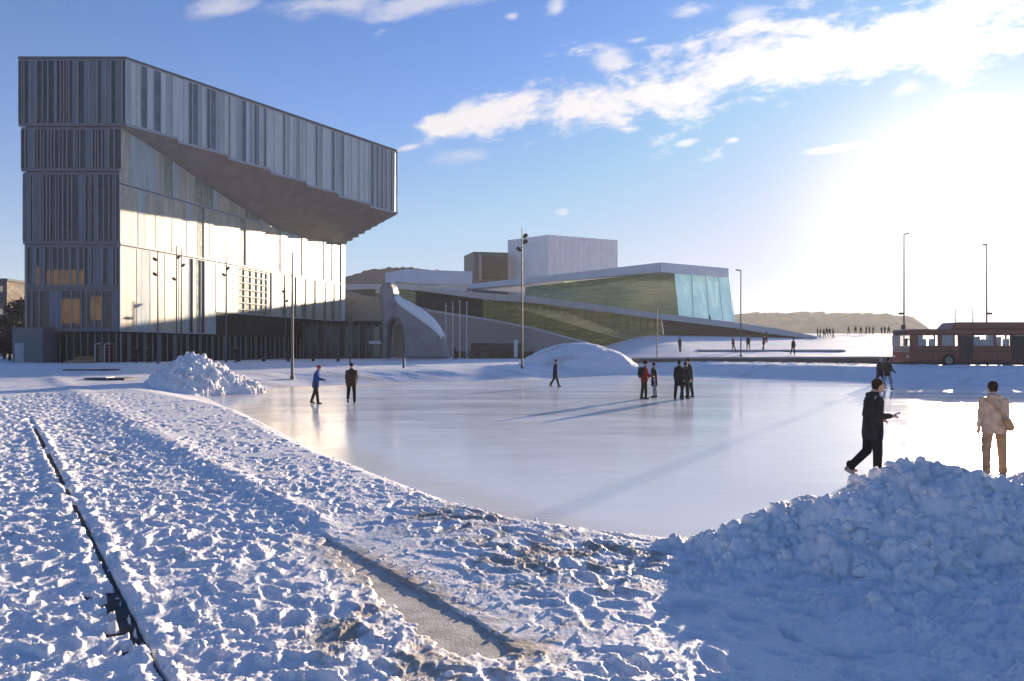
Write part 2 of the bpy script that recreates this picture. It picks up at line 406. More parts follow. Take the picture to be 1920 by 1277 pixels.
    w3a, w3b, h3 = worley(x+.08*e, y+.05*f1, .26, 21); w4a, w4b, h4 = worley(x+.04*f1, y, .11, 31)
    blk = sm(w3b-w3a, .0, .45)*(.3+h3)*.055+sm(w4b-w4a, .0, .5)*(.3+h4)*.022
    pz2 = np.maximum(pz+pm*(blk+.03*f1+.21*fbm(wx, wy, .55, 6, .56, seed=77)-.02), 0)
    dirt = np.maximum(dirt, pm*.33*sm(fbm(x, y, .4, 5, .7, seed=79), .05, .4))
    # nearer low mound in front of it
    hump = .07*np.exp(-(((y-5.3)/.8)**2))*sm(x, 1.0, 2.6)+.12*sm(x, 1.6, 6)*(1-sm(y, 5.6, 7.0))*sm(y, -1, 2)
    dir_ = .5*fbm((x*.8+y*.6)/1.0, (-.6*x+.8*y)/.35, .5, 4, .6, seed=33)
    h = h+hump*(1+.10*f2)+sm(x, 1.5, 3)*(1-sm(y, 6.5, 7.5))*(.15*dir_+.06*fbm(wx, wy, .30, 5, .6, seed=45))*sm(y, 2, 3)
    h = np.where(pm > 0, np.maximum(h, b*0.3+pz2+.0), h)
    # heap on the left edge of the rink
    cx, cy = -16.5, 38.6
    rr = np.hypot((x-cx)*.94, (y-cy)*1.0); ang = np.arctan2(y-cy, x-cx)
    hl = 2.0*np.clip(1-(rr/(2.9+.4*np.sin(3*ang)+.5*fbm(x, y, 1.5, 2, seed=14)))**1.02, 0, 1)
    c1, c2, c3 = worley(x, y, .9, 2); hl = hl+sm(hl, .02, .3)*(.22*np.clip(c2-c1, 0, .6)*(.4+c3)+.12*chunk+blk*1.3+.22*fbm(x, y, .8, 5, .62, seed=78)-.06)
    h = np.where(hl > .02, np.maximum(h, hl+.12), h)
    # smooth large mound on the far side
    rr = np.sqrt(((x-6.3)/6.6)**2+((y-72)/5.0)**2); hm = 2.95*np.clip(1-rr**2.1, 0, 1)**.85*(1+.05*fbm(x, y, 1.5, 3, seed=15))
    rr2 = np.sqrt(((x+.5)/5.5)**2+((y-71)/4.0)**2); hm = np.maximum(hm, .75*np.clip(1-rr2**2, 0, 1))
    h = np.where(hm > .01, np.maximum(h, hm-.05+(.10*f2+.10*fbm(x, y, .9, 4, .6, seed=88))*sm(hm, .05, .6)), h)
    # lumps of ploughed snow along the far plaza
    pl = sm(y, 55, 62)*(1-sm(y, 74, 82))*(x < 0)
    h += pl*.16*np.clip(fbm(x*.5, y, 2.0, 3, seed=16), 0, 1)
    h += .14*np.exp(-((d-6)/2.2)**2)*sm(y, 40, 46)*sm(x, 8, 14)*(1+fbm(x, y, 1.0, 3, seed=18))
    return h, dirt
# foot-print map
FX0, FY0, FS = -20.0, 2.0, 0.02
FOOT = np.zeros((int(32/FS), int(29/FS)), np.float32)
def _foot():
    r = np.random.RandomState(3); k = 22; gy, gx = np.mgrid[-k:k+1, -k:k+1]*FS
    for i in range(9000):
        y = 2.6+28*r.rand()**1.5; x = -20+29*r.rand()
        if r.rand() < .5: x = -1.9-.69*(y-4.2)+r.normal()*1.6
        a = r.normal()*.6+math.radians(125); L = .145*(.75+.4*r.rand()); wd = .055*(.8+.5*r.rand()); dp = .010+.026*r.rand()
        c, s = math.cos(a), math.sin(a); p = gx*c+gy*s; q = -gx*s+gy*c
        rr = np.sqrt((p/L)**2+(q/wd)**2)
        s_ = -dp*np.clip(1.25-rr, 0, .45)/.45+dp*.35*np.exp(-((rr-1.35)/.18)**2)
        iy = int((y-FY0)/FS); ix = int((x-FX0)/FS)
        y0, y1, x0, x1 = iy-k, iy+k+1, ix-k, ix+k+1
        if y0 < 0 or x0 < 0 or y1 > FOOT.shape[0] or x1 > FOOT.shape[1]: continue
        t = FOOT[y0:y1, x0:x1]; FOOT[y0:y1, x0:x1] = np.where(np.abs(s_) > np.abs(t), s_, t)
_foot()
def sample(M, x, y):
    fx = np.clip((x-FX0)/FS, 0, M.shape[1]-2); fy = np.clip((y-FY0)/FS, 0, M.shape[0]-2)
    ix = fx.astype(int); iy = fy.astype(int); fx = fx-ix; fy = fy-iy
    return (M[iy, ix]*(1-fx)+M[iy, ix+1]*fx)*(1-fy)+(M[iy+1, ix]*(1-fx)+M[iy+1, ix+1]*fx)*fy

def grid_mesh(name, P, closed, mats, attr=None):
    nr, nc = P.shape[:2]
    me = bpy.data.meshes.new(name)
    idx = np.arange(nr*nc).reshape(nr, nc)
    a = idx[:-1, :-1].ravel(); b = idx[:-1, 1:].ravel(); c = idx[1:, 1:].ravel(); d = idx[1:, :-1].ravel()
    if closed:
        a = np.concatenate([a, idx[:-1, -1]]); b = np.concatenate([b, idx[:-1, 0]]); c = np.concatenate([c, idx[1:, 0]]); d = np.concatenate([d, idx[1:, -1]])
    q = np.stack([a, b, c, d], 1).ravel().astype(np.int32); nf = len(a)
    me.vertices.add(nr*nc); me.vertices.foreach_set('co', P.reshape(-1, 3).astype(np.float32).ravel())
    me.loops.add(nf*4); me.loops.foreach_set('vertex_index', q)
    me.polygons.add(nf); me.polygons.foreach_set('loop_start', np.arange(0, nf*4, 4, dtype=np.int32)); me.polygons.foreach_set('loop_total', np.full(nf, 4, np.int32))
    me.polygons.foreach_set('use_smooth', np.ones(nf, bool))
    me.update(calc_edges=True)
    if attr is not None:
        at = me.attributes.new('dirt', 'FLOAT', 'POINT'); at.data.foreach_set('value', attr.astype(np.float32).ravel())
    for m in mats: me.materials.append(m)
    o = bpy.data.objects.new(name, me); C.objects.link(o)
    return o
th = np.concatenate([np.linspace(-180, -44, 60)[:-1], np.linspace(-44, -36, 60)[:-1], np.linspace(-36, 36, 1250)[:-1], np.linspace(36, 44, 60)[:-1], np.linspace(44, 180, 60)[:-1]])
th = np.radians(th)
rad = np.concatenate([[.3, 1, 1.8], np.exp(np.linspace(math.log(2.6), math.log(95), 950)), [110, 140, 200, 300, 500, 900, 1800, 4000, 8000]])
RR, TT = np.meshgrid(rad, th, indexing='ij')
gx = RR*np.sin(TT); gy = RR*np.cos(TT)
hz, dirt = terrain(gx, gy)
hz = np.where(RR > 95, ground_base(gx, gy), hz)
hz = hz-np.clip((RR-400)/4000, 0, 1)*3
gnd = grid_mesh('ground', np.stack([gx, gy, hz], -1), True, [snow_m], dirt)
tag(gnd, 'trampled snow covering the plaza, with ploughed heaps', kind='structure')
# ------------------------------------------------------------------ loose clods of snow on the heaps and the trodden ground
def ico():
    b = bmesh.new(); bmesh.ops.create_icosphere(b, subdivisions=1, radius=1); v = np.array([p.co[:] for p in b.verts]); f = np.array([[q.index for q in t.verts] for t in b.faces]); b.free(); return v, f
IV, IF = ico()
def scatter(name, P, size, sink, lab, seed):
    r = np.random.RandomState(seed); n = len(P); k = len(IV)
    sc_ = size[:, None]*r.uniform(.55, 1.25, (n, 3)); V_ = IV[None]*sc_[:, None, :]
    V_ = V_*(1+r.uniform(-.30, .30, (n, k, 1)))
    q = r.normal(size=(n, 4)); q /= np.linalg.norm(q, axis=1)[:, None]; w, x, y, z = q.T
    M = np.stack([1-2*(y*y+z*z), 2*(x*y-z*w), 2*(x*z+y*w), 2*(x*y+z*w), 1-2*(x*x+z*z), 2*(y*z-x*w), 2*(x*z-y*w), 2*(y*z+x*w), 1-2*(x*x+y*y)], 1).reshape(n, 3, 3)
    V_ = np.einsum('nij,nkj->nki', M, V_)+P[:, None, :]; V_[..., 2] -= (size*sink)[:, None]
    Fa = (IF[None]+np.arange(n)[:, None, None]*k).reshape(-1, 3)
    me = bpy.data.meshes.new(name); me.vertices.add(n*k); me.vertices.foreach_set('co', V_.reshape(-1).astype(np.float32))
    me.loops.add(len(Fa)*3); me.loops.foreach_set('vertex_index', Fa.ravel().astype(np.int32)); me.polygons.add(len(Fa))
    me.polygons.foreach_set('loop_start', np.arange(0, len(Fa)*3, 3, dtype=np.int32)); me.polygons.foreach_set('loop_total', np.full(len(Fa), 3, np.int32))
    me.update(calc_edges=True); me.materials.append(m_clod); o = bpy.data.objects.new(name, me); C.objects.link(o); tag(o, lab, kind='stuff'); return o
m_clod = snow_mat('loose_snow', False, .7)
r_ = np.random.RandomState(8)
def place(n, x0, x1, y0, y1, pmin, smin, smax, pw, px=1.0):
    x = r_.uniform(x0, x1, n); y = y0+(y1-y0)*r_.uniform(0, 1, n)**px; z, _ = terrain(x, y); d = rink_sd(x, y); k = z-ground_base(x, y, d) > pmin
    k &= (z > .03); s_ = smin+(smax-smin)*r_.uniform(0, 1, n)**pw
    return np.stack([x, y, z], 1)[k], s_[k]
P, s_ = place(9000, .8, 11, 4.6, 8.6, .16, .012, .085, 4.5); scatter('snow_clods', P, s_, .25, 'loose clods of snow on the near heap', 1)
P, s_ = place(2600, -20, -13, 35, 42, .25, .03, .14, 3.5); scatter('snow_clods', P, s_, .25, 'loose clods of snow on the left heap', 2)
P, s_ = place(15000, -9, 4, 3.2, 14, -.01, .006, .030, 4, 1.6); scatter('snow_clods', P, s_, .2, 'crumbs of snow scattered over the trodden plaza', 3)
# the pavement under the snow
r_ = np.exp(np.linspace(math.log(1.5), math.log(26), 120)); t_ = np.radians(np.linspace(-50, 30, 160))
RR, TT = np.meshgrid(r_, t_, indexing='ij'); px_ = RR*np.sin(TT); py_ = RR*np.cos(TT)
pv = grid_mesh('pavement', np.stack([px_, py_, ground_base(px_, py_)-.008], -1), False, [pave_m])
tag(pv, 'bare granite paving showing through the snow', kind='structure')
# ice sheet
ix = np.linspace(-26, 42, 240); iy = np.linspace(7, 84, 260); IX, IY = np.meshgrid(ix, iy)
dd = rink_sd(IX, IY)
keep = 3.0
fr = np.exp(-((dd+.2)/.8)**2)*.45+.75*sm(IY, 34, 40)*(1-sm(IX, 0, 9))*np.exp(-(np.clip(-dd, 0, 99)/5.0)**2)+.22*np.exp(-(np.clip(-dd, 0, 99)/1.6)**2)*(IY < 30)
ice = grid_mesh('ice', np.stack([IX, IY, np.where(dd > 2.2, -.5, 0.0)], -1), False, [ice_m], np.clip(fr, 0, 1))
ice.data.polygons.foreach_set('use_smooth', np.zeros(len(ice.data.polygons), bool))
tag(ice, 'frozen outdoor skating rink', kind='structure')
def gz(x, y):
    a = np.array([float(x)]); b = np.array([float(y)]); return float(max(terrain(a, b)[0][0], 0 if rink_sd(a, b)[0] < 0 else -9))
def strip(name, pts, hw, dzv, m):
    mb = MB(); L = [];
    P = [Vector(p) for p in pts]
    for i, p in enumerate(P):
        t = (P[min(i+1, len(P)-1)]-P[max(i-1, 0)]).normalized(); nrm = Vector((t.y, -t.x))
        z = float(ground_base(np.array([p.x]), np.array([p.y]))[0])+dzv
        L.append((p-nrm*hw, p+nrm*hw, z))
    for a, b in zip(L, L[1:]):
        mb.add([(a[0].x, a[0].y, a[2]), (a[1].x, a[1].y, a[2]), (b[1].x, b[1].y, b[2]), (b[0].x, b[0].y, b[2]),
                (a[0].x, a[0].y, a[2]-.03), (a[1].x, a[1].y, a[2]-.03), (b[1].x, b[1].y, b[2]-.03), (b[0].x, b[0].y, b[2]-.03)],
               [(0, 1, 2, 3), (7, 6, 5, 4), (0, 4, 5, 1), (2, 6, 7, 3), (1, 5, 6, 2), (3, 7, 4, 0)])
    return mb.build(name, m)
tag(strip('drain_channel', [(-1.93-.57*s-.155, 4.16+.822*s-.11) for s in np.linspace(-2.3, 20, 30)], .25, -.004, dark_m),
    'long thin dark drain slot cutting through the snow at the lower left', 'drain')
tag(strip('rink_kerb', L3, .07, -.012, mat('wet_kerb', (.10, .075, .05), .7, var=.4)),
    'thin dark curving kerb showing through the snow beside the ice', 'kerb')
#PART2
# ================================================================== LIBRARY
m_panel = mat('frosted_metal_panel', (0.40, 0.36, 0.29), 0.44, metal=0.2, spec=0.6, var=0.25, vscale=1.2, stretch=(1, 1, .15))
m_panel2 = mat('grey_metal_panel', (0.33, 0.38, 0.39), 0.35, spec=0.6, var=0.15, vscale=1.2, stretch=(1, 1, .15))
m_glass = mat('tinted_glass', (0.02, 0.035, 0.055), 0.16, spec=0.45, var=0.3, vscale=.8)
m_glass_g = mat('greenish_glass', (0.17, 0.19, 0.13), 0.25, spec=0.8, var=0.3, vscale=.6)
m_pc = mat('silver_green_panel', (0.54, 0.57, 0.56), .4, spec=.5, var=.1, vscale=1.2, stretch=(1, 1, .15)); m_gc = mat('blue_grey_glass', (0.10, 0.145, 0.18), .2, spec=.6, var=.25, vscale=.8)
m_fin = mat('pale_fin_metal', (0.50, 0.53, 0.54), 0.4, spec=0.5)
m_band = mat('storey_edge_metal', (0.36, 0.37, 0.39), 0.45)
m_soffit = mat('brown_soffit_metal', (0.29, 0.245, 0.215), 0.42, var=.15, vscale=.5, spec=0.6)
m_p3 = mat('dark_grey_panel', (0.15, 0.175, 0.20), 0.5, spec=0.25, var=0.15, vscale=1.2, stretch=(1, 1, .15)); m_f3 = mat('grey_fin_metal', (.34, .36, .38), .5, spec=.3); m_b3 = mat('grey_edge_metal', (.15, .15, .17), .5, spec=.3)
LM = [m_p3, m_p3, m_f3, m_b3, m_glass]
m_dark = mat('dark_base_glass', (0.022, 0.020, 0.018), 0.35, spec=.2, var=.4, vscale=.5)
m_mull = mat('grey_mullion', (0.22, 0.22, 0.21), 0.5)
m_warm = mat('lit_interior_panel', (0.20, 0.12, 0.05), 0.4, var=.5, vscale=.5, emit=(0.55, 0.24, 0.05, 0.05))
m_roof = mat('roof_membrane', (0.12, 0.12, 0.12), 0.8)
lib = empty('library_building', (-44, 84, .8))
LO = Vector((-44, 84, .8))
tag(lib, 'huge angular library of vertical metal and glass strips, its top floor jutting far out', 'library')
nwin = [0]
def strips(name, P0, P1, z0, z1, widths, kinds, off=.12, saw=0.0, fin=.10, band=.35, minwin=.75, botf=None, mats=None, wmat=None):
    """one storey of cladding along P0-P1: pale panels and fins in one mesh, glass strips as windows"""
    P0 = Vector(P0); P1 = Vector(P1); L = (P1-P0).length; t = (P1-P0)/L; nr = Vector((t.y, -t.x))
    if nr.y > 0 and abs(nr.y) > abs(nr.x): nr = -nr
    mb = MB(); s = 0; i = 0
    tot = sum(widths); sc = L/tot
    def pt(s_, o, z): p = P0+t*s_+nr*o; return (p.x-LO.x, p.y-LO.y, z-LO.z)
    for i, w0 in enumerate(widths):
        w = w0*sc; k = kinds[i]; zb = (botf(s+w/2) if botf else z0); 
        a, b = s+.01, s+w-.01
        zz0, zz1 = zb+band, z1-band*.8
        if k in 'pq':
            mb.cur = 0 if k == 'p' else 1
            ow = off+saw*w
            mb.prism([pt(a, -.02, zz0), pt(a, ow, zz0), pt(b, off, zz0), pt(b, -.02, zz0)], (0, 0, zz1-zz0))
            if w > .9:
                mb.cur = 3
                for kz in range(1, int((zz1-zz0)/2.4)+1):
                    z = zz0+kz*2.4
                    if z < zz1-.3: mb.prism([pt(a+.02, 0, z), pt(a+.02, ow+.006, z), pt(b-.02, off+.006, z), pt(b-.02, 0, z)], (0, 0, .035))
        else:
            g = MB(); g.prism([pt(a, -.02, zz0), pt(a, .03, zz0), pt(b, .03, zz0), pt(b, -.02, zz0)], (0, 0, zz1-zz0))
            if w >= minwin and nwin[0] < 90:
                nwin[0] += 1; g.build('window', m_glass_g if k == 'h' else (wmat or m_glass), lib)
            else:
                mb.cur = 4; mb.prism([pt(a, -.02, zz0), pt(a, .03, zz0), pt(b, .03, zz0), pt(b, -.02, zz0)], (0, 0, zz1-zz0))
        mb.cur = 2
        if i % 2 == 0 or k in 'gh': mb.prism([pt(s-.025, -.02, zz0), pt(s-.025, off+fin, zz0), pt(s+.025, off+fin, zz0), pt(s+.025, -.02, zz0)], (0, 0, zz1-zz0))
        mb.cur = 3
        mb.prism([pt(s, -.03, zb), pt(s, off+.06, zb), pt(s+w, off+.06, zb), pt(s+w, -.03, zb)], (0, 0, band))
        s += w
    mb.cur = 3
    mb.prism([pt(0, -.03, z1-band*.8), pt(0, off+.03, z1-band*.8), pt(L, off+.03, z1-band*.8), pt(L, -.03, z1-band*.8)], (0, 0, band*.8))
    return mb.build(name, mats or [m_panel, m_panel2, m_fin, m_band, m_glass], lib)
rl = random.Random(4)
def seq(n, wmin, wmax, pat, wts):
    ws = [rl.uniform(wmin, wmax) for _ in range(n)]; ks = ''.join(rl.choices(pat, wts)[0] for _ in range(n)); return ws, ks
# solid cores behind the cladding
TOP = 35.0
O0, O1, BB = Vector((-43.5, 84.0)), Vector((-19.0, 123.7)), Vector((-30.9, 134.9))
def P3(p, z): return (p[0]-LO.x, p[1]-LO.y, z-LO.z)
core = MB()
core.prism([P3((-54.9, 84.1), 4.3), P3((-44.25, 84.1), 4.3), P3((-31.1, 134.9), 4.3), P3((-34, 142), 4.3), P3((-60, 142), 4.3)], (0, 0, 16.6))
core.prism([P3((-54.9, 84.3), 20.8), P3((-44.3, 84.3), 20.8), P3((-39.0, 104), 20.8), P3((-40.0, 142), 20.8), P3((-60, 142), 20.8)], (0, 0, 7))
core.build('core_wall', m_glass_g, lib)
up = MB()
upplan = [(-55.3, 84.1), (-43.55, 84.1), (-19.35, 123.2), (-19.15, 123.9), (-19.6, 124.5), (-30.9, 135.2), (-34, 142), (-60, 142)]
up.prism([P3(p, 27.6) for p in upplan], (0, 0, TOP-27.6-.05))
up.build('upper_volume', m_panel2, lib)
cop = MB(); cop.prism([P3(p, TOP-.05) for p in [(-55.5, 83.85), (-43.4, 83.85), (-18.95, 123.1), (-18.9, 124.1), (-30.8, 135.4), (-34, 142.2), (-60.2, 142.2)]], (0, 0, .25))
cop.build('roof', m_roof, lib)
# left (shaded) face, four storeys stepping in towards the ground
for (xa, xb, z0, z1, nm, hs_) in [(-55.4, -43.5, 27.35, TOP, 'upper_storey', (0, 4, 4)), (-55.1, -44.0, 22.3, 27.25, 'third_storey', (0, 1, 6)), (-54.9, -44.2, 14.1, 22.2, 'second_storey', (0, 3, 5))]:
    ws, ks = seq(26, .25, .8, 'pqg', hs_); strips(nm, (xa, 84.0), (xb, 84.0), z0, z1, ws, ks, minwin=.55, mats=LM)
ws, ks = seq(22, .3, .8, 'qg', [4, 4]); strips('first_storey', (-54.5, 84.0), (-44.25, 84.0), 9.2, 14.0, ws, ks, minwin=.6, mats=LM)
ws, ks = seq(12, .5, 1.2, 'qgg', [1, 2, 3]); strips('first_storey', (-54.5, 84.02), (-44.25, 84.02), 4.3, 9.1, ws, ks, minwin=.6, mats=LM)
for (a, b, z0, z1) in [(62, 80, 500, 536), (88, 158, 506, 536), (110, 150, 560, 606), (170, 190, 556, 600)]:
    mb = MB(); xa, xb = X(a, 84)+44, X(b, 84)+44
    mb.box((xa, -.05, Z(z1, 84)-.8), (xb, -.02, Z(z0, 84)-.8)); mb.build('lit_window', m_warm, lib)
# main facade
A0 = Vector((-44.2, 84.05)); A1 = Vector((-31.0, 134.7)); AL = (A1-A0).length
saw = 0.0
pat = 'p'*5
def fac(n, zf, wts, wmin=.7, wmax=1.5, pat='pqh'):
    ws, ks = seq(n, wmin, wmax, pat, wts); return ws, ks
ws, ks = seq(38, .8, 1.7, 'pqh', [7, 1.2, 1.2]); ks = 'pp'+ks[2:]
strips('second_storey', A0, A1, 14.1, 20.9, ws, ks, saw=saw, band=.16, fin=.03, minwin=.9)
# the storey under the soffit, cut by its falling edge
AM = A0+(A1-A0)*.56
ws, ks = seq(22, .9, 1.7, 'pqh', [4, 2, 2]); ks = 'p'+ks[1:]
strips('third_storey', A0, AM, 21.0, 27.3, ws, ks, saw=saw, band=.14, fin=.03)
def bot(s): return 4.3 if s < 16.4 else 7.3
ws, ks = seq(46, .6, 1.6, 'pqh', [7, 1, 1.3]); 
kk = list(ks); run = 0
tot = sum(ws)
for i, w_ in enumerate(ws):
    c_ = run*AL/tot; run += w_
    if 21 < c_ < 29: kk[i] = 'h'
    if c_ > 29 : kk[i] = 'h' if i % 3 == 1 else 'p'
ks = ''.join(kk)
strips('first_storey', A0, A1, 4.3, 14.0, ws, ks, saw=saw, band=.14, fin=.03, botf=bot)
# floor slabs seen in the glazed bay
mb = MB(); t = (A1-A0)/AL; nr = Vector((t.y, -t.x))
for kz in range(7):
    z = 7.9+kz*.95
    p, q = A0+t*20.6+nr*.10, A0+t*29.2+nr*.10
    mb.prism([(p.x-LO.x, p.y-LO.y, z-LO.z), (p.x+nr.x*.08-LO.x, p.y+nr.y*.08-LO.y, z-LO.z), (q.x+nr.x*.08-LO.x, q.y+nr.y*.08-LO.y, z-LO.z), (q.x-LO.x, q.y-LO.y, z-LO.z)], (0, 0, .13))
mb.build('louvre', m_mull, lib)
# glazed ground floor with mullions
mb = MB(); mb.prism([P3((-53.9, 84.6), .8), P3((-44.6, 84.6), .8), P3((-31.5, 134.6), .8), P3((-35, 141), .8), P3((-59, 141), .8)], (0, 0, 3.5)); mb.build('ground_floor_glazing', m_dark, lib)
t2 = (Vector((-31.4, 134.6))-Vector((-44.5, 84.6))).normalized()
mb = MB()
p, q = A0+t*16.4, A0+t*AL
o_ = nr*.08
mb.prism([P3(p-nr*.1, 4.25), P3(p+o_, 4.25), P3(q+o_, 4.25), P3(q-nr*.1, 4.25)], (0, 0, 3.0)); mb.build('facade_shadow_band', m_dark, lib)  # dark band painted where the opera house shades the lower facade
mb = MB()
for k in range(62):
    s_ = k*.83+.3*math.sin(k*2.1); p = Vector((-44.5, 84.6))+t2*s_
    h = 3.3 if s_ < 16 else 3.35
    n2 = Vector((t2.y, -t2.x)); a = p+n2*.0; o2_ = .12
    mb.prism([P3(a+n2*o2_, .85), P3(a+n2*(o2_+.12), .85), P3(a+n2*(o2_+.12)+t2*.09, .85), P3(a+n2*o2_+t2*.09, .85)], (0, 0, h))
for k in range(12):
    x_ = -53.6+k*.8; mb.prism([P3((x_, 84.42), .85), P3((x_+.07, 84.42), .85), P3((x_+.07, 84.58), .85), P3((x_, 84.58), .85)], (0, 0, 3.4))
mb.build('mullion', m_mull, lib)
# cantilevered top floor: long outer face whose lower edge drops in steps
OL = (O1-O0).length
def ob(s): k = math.floor(s/OL*7); return 27.45-2.75*(k/6.0)**1.05
wsa, ksa = [], []
for i in range(78):
    wsa.append(rl.uniform(.28, .95)); r_ = rl.random()
    ksa.append('p' if r_ < .36 else 'q' if r_ < .72 else 'g')
tot = sum(wsa); run = 0
for i, w_ in enumerate(wsa):
    c_ = run/tot; run += w_
    if c_ > .85: ksa[i] = 'g' if i % 2 else 'q'
    elif c_ > .81: ksa[i] = 'p'
    if .3 < c_ < .8 and rl.random() < .35: ksa[i] = 'p'
strips('cantilever_storey', O0, O1, 27.4, TOP, wsa, ''.join(ksa), off=.10, fin=.12, band=.30, minwin=.6, botf=ob, mats=[m_pc, m_panel2, m_fin, m_band, m_gc], wmat=m_gc)
mb = MB()   # rounded corner and end face
nn_ = 9; c0 = Vector((-19.9, 124.15)); rings = []
tO = (O1-O0).normalized(); nO = Vector((tO.y, -tO.x)); eB = (BB-O1).normalized(); nB = Vector((-eB.y, eB.x)) if Vector((-eB.y, eB.x)).x > 0 else Vector((eB.y, -eB.x))
a0 = math.atan2(nO.y, nO.x); a1 = math.atan2(nB.y, nB.x)
pts = [O1-tO*1.0+nO*.12]+[O1-tO*.9-nO*.75+Vector((math.cos(a0+(a1-a0)*k/nn_), math.sin(a0+(a1-a0)*k/nn_)))*.9 for k in range(nn_+1)]+[BB+nB*.05, BB-nB*.3, O1-tO*1.0-nO*.8]
mb.prism([P3(p, 24.75) for p in pts], (0, 0, TOP-24.75)); mb.build('end_face', m_panel2, lib)
# soffit: stepped folded metal between outer edge and wall
mb = MB(); n_ = 28
zi_pts = [(0, 27.2), (.10, 26.2), (.35, 23.2), (.62, 20.6), (.8, 20.7), (1, 21.2)]
def zi(u_):
    for (a, za), (b, zb) in zip(zi_pts, zi_pts[1:]):
        if u_ <= b: return za+(zb-za)*(u_-a)/(b-a)
    return zi_pts[-1][1]
rows = []
for i in range(n_+1):
    u_ = i/n_; po = O0+(O1-O0)*u_; pi_ = A0+(A1-A0)*u_; zo = 27.42-2.75*(min(6, math.floor(u_*7-1e-6))/6.0)**1.05 if u_ > 0 else 27.42
    rows.append([(po.lerp(pi_, w_), zo+(zi(u_)-zo)*w_) for w_ in (0, .25, .5, .75, 1.0)])
for i in range(n_):
    for j in range(4):
        a, b, c, d = rows[i][j], rows[i+1][j], rows[i+1][j+1], rows[i][j+1]
        mb.add([P3(a[0], a[1]), P3(b[0], b[1]), P3(c[0], c[1]), P3(d[0], d[1]),
                P3(a[0], a[1]+.15), P3(b[0], b[1]+.15), P3(c[0], c[1]+.15), P3(d[0], d[1]+.15)], [(0, 1, 2, 3), (7, 6, 5, 4), (0, 4, 5, 1), (1, 5, 6, 2), (2, 6, 7, 3), (3, 7, 4, 0)])
mb.build('soffit', m_soffit, lib)
mb = MB()   # steps along the free end of the soffit
for k in range(9):
    u0_, u1_ = k/9, (k+1)/9; a, b = O1.lerp(BB, u0_), O1.lerp(BB, u1_); z = 24.65-(24.65-21.15)*(k/8)
    ins = eB*0+(-nB)*3.0
    mb.prism([P3(a+nB*.02, z), P3(b+nB*.02, z), P3(b+ins, z), P3(a+ins, z)], (0, 0, 3.6+(24.65-z)))
mb.build('stepped_soffit_end', m_soffit, lib)
mb = MB(); mb.tube(P3((-40, 83.9), 3.4), P3((-40, 83.8), 3.4), .01)
# pale edge of the far end of the facade
mb = MB(); mb.prism([P3(A1+nr*.28, 4.4), P3(A1+nr*.28+t*1.3, 4.4), P3(A1-nr*.5+t*1.3, 4.4), P3(A1-nr*.5, 4.4)], (0, 0, 16.8)); mb.build('corner_pier', m_fin, lib)

# ================================================================== OPERA HOUSE
m_marble = mat('pale_marble', (0.50, 0.50, 0.50), 0.5, var=.10, vscale=.35)
m_alu = mat('white_aluminium', (0.62, 0.64, 0.68), 0.45, var=.06, vscale=.3)
m_granite = mat('grey_stone_wall', (0.27, 0.25, 0.235), 0.65, var=.08, vscale=.15)
m_darkalu = mat('dark_metal_cladding', (0.045, 0.05, 0.062), 0.5, var=.2)
m_brown = mat('dark_oak_wall', (0.035, 0.026, 0.022), 0.5, var=.5, vscale=.25, stretch=(1, 1, 3))
m_snowroof = snow_mat('roof_snow', False)
def glass_bay(name, c1, c2, c3, lit=0.0, st=(.13, .13, 1.3)):
    if name in MATS: return MATS[name]
    m = bpy.data.materials.new(name); m.use_nodes = True; MATS[name] = m
    n = NT(m.node_tree); b = m.node_tree.nodes['Principled BSDF']
    t = n.node('ShaderNodeTexCoord'); mp = n.node('ShaderNodeMapping'); mp.inputs['Scale'].default_value = st
    n.link(t.outputs['Object'], mp.inputs['Vector'])
    a = n.noise(mp.outputs[0], 1.0, 4, .6); c = n.noise(mp.outputs[0], 2.7, 4, .6)
    col = n.mix(n.smooth(a, .3, .7), c1, c2); col = n.mix(n.m('MULTIPLY', n.smooth(c, .52, .72), .7), col, c3)
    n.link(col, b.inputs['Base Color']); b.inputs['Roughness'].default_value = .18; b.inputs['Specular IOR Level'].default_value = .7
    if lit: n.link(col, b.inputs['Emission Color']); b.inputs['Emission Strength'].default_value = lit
    return m
m_gl_green = glass_bay('green_foyer_glass', (.05, .09, .065), (.11, .14, .08), (.25, .27, .16), .14)
m_gl_olive = glass_bay('olive_foyer_glass', (.04, .05, .028), (.10, .11, .045), (.26, .25, .10), .12)
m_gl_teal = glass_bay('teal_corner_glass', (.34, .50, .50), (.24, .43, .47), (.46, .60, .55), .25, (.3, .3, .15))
m_mulg = mat('green_grey_mullion', (.14, .17, .12), .5)
op = empty('opera_house', (10, 150, .8)); OPO = Vector((10, 150, .8))
tag(op, 'low opera house with sloping white roofs, glass foyer and grey fly tower', 'opera house')
def oprism(name, pts, vec, m, bevel=0):
    mb = MB(); mb.prism([Vector(p)-OPO for p in pts], vec); return mb.build(name, m, op, bevel=bevel)
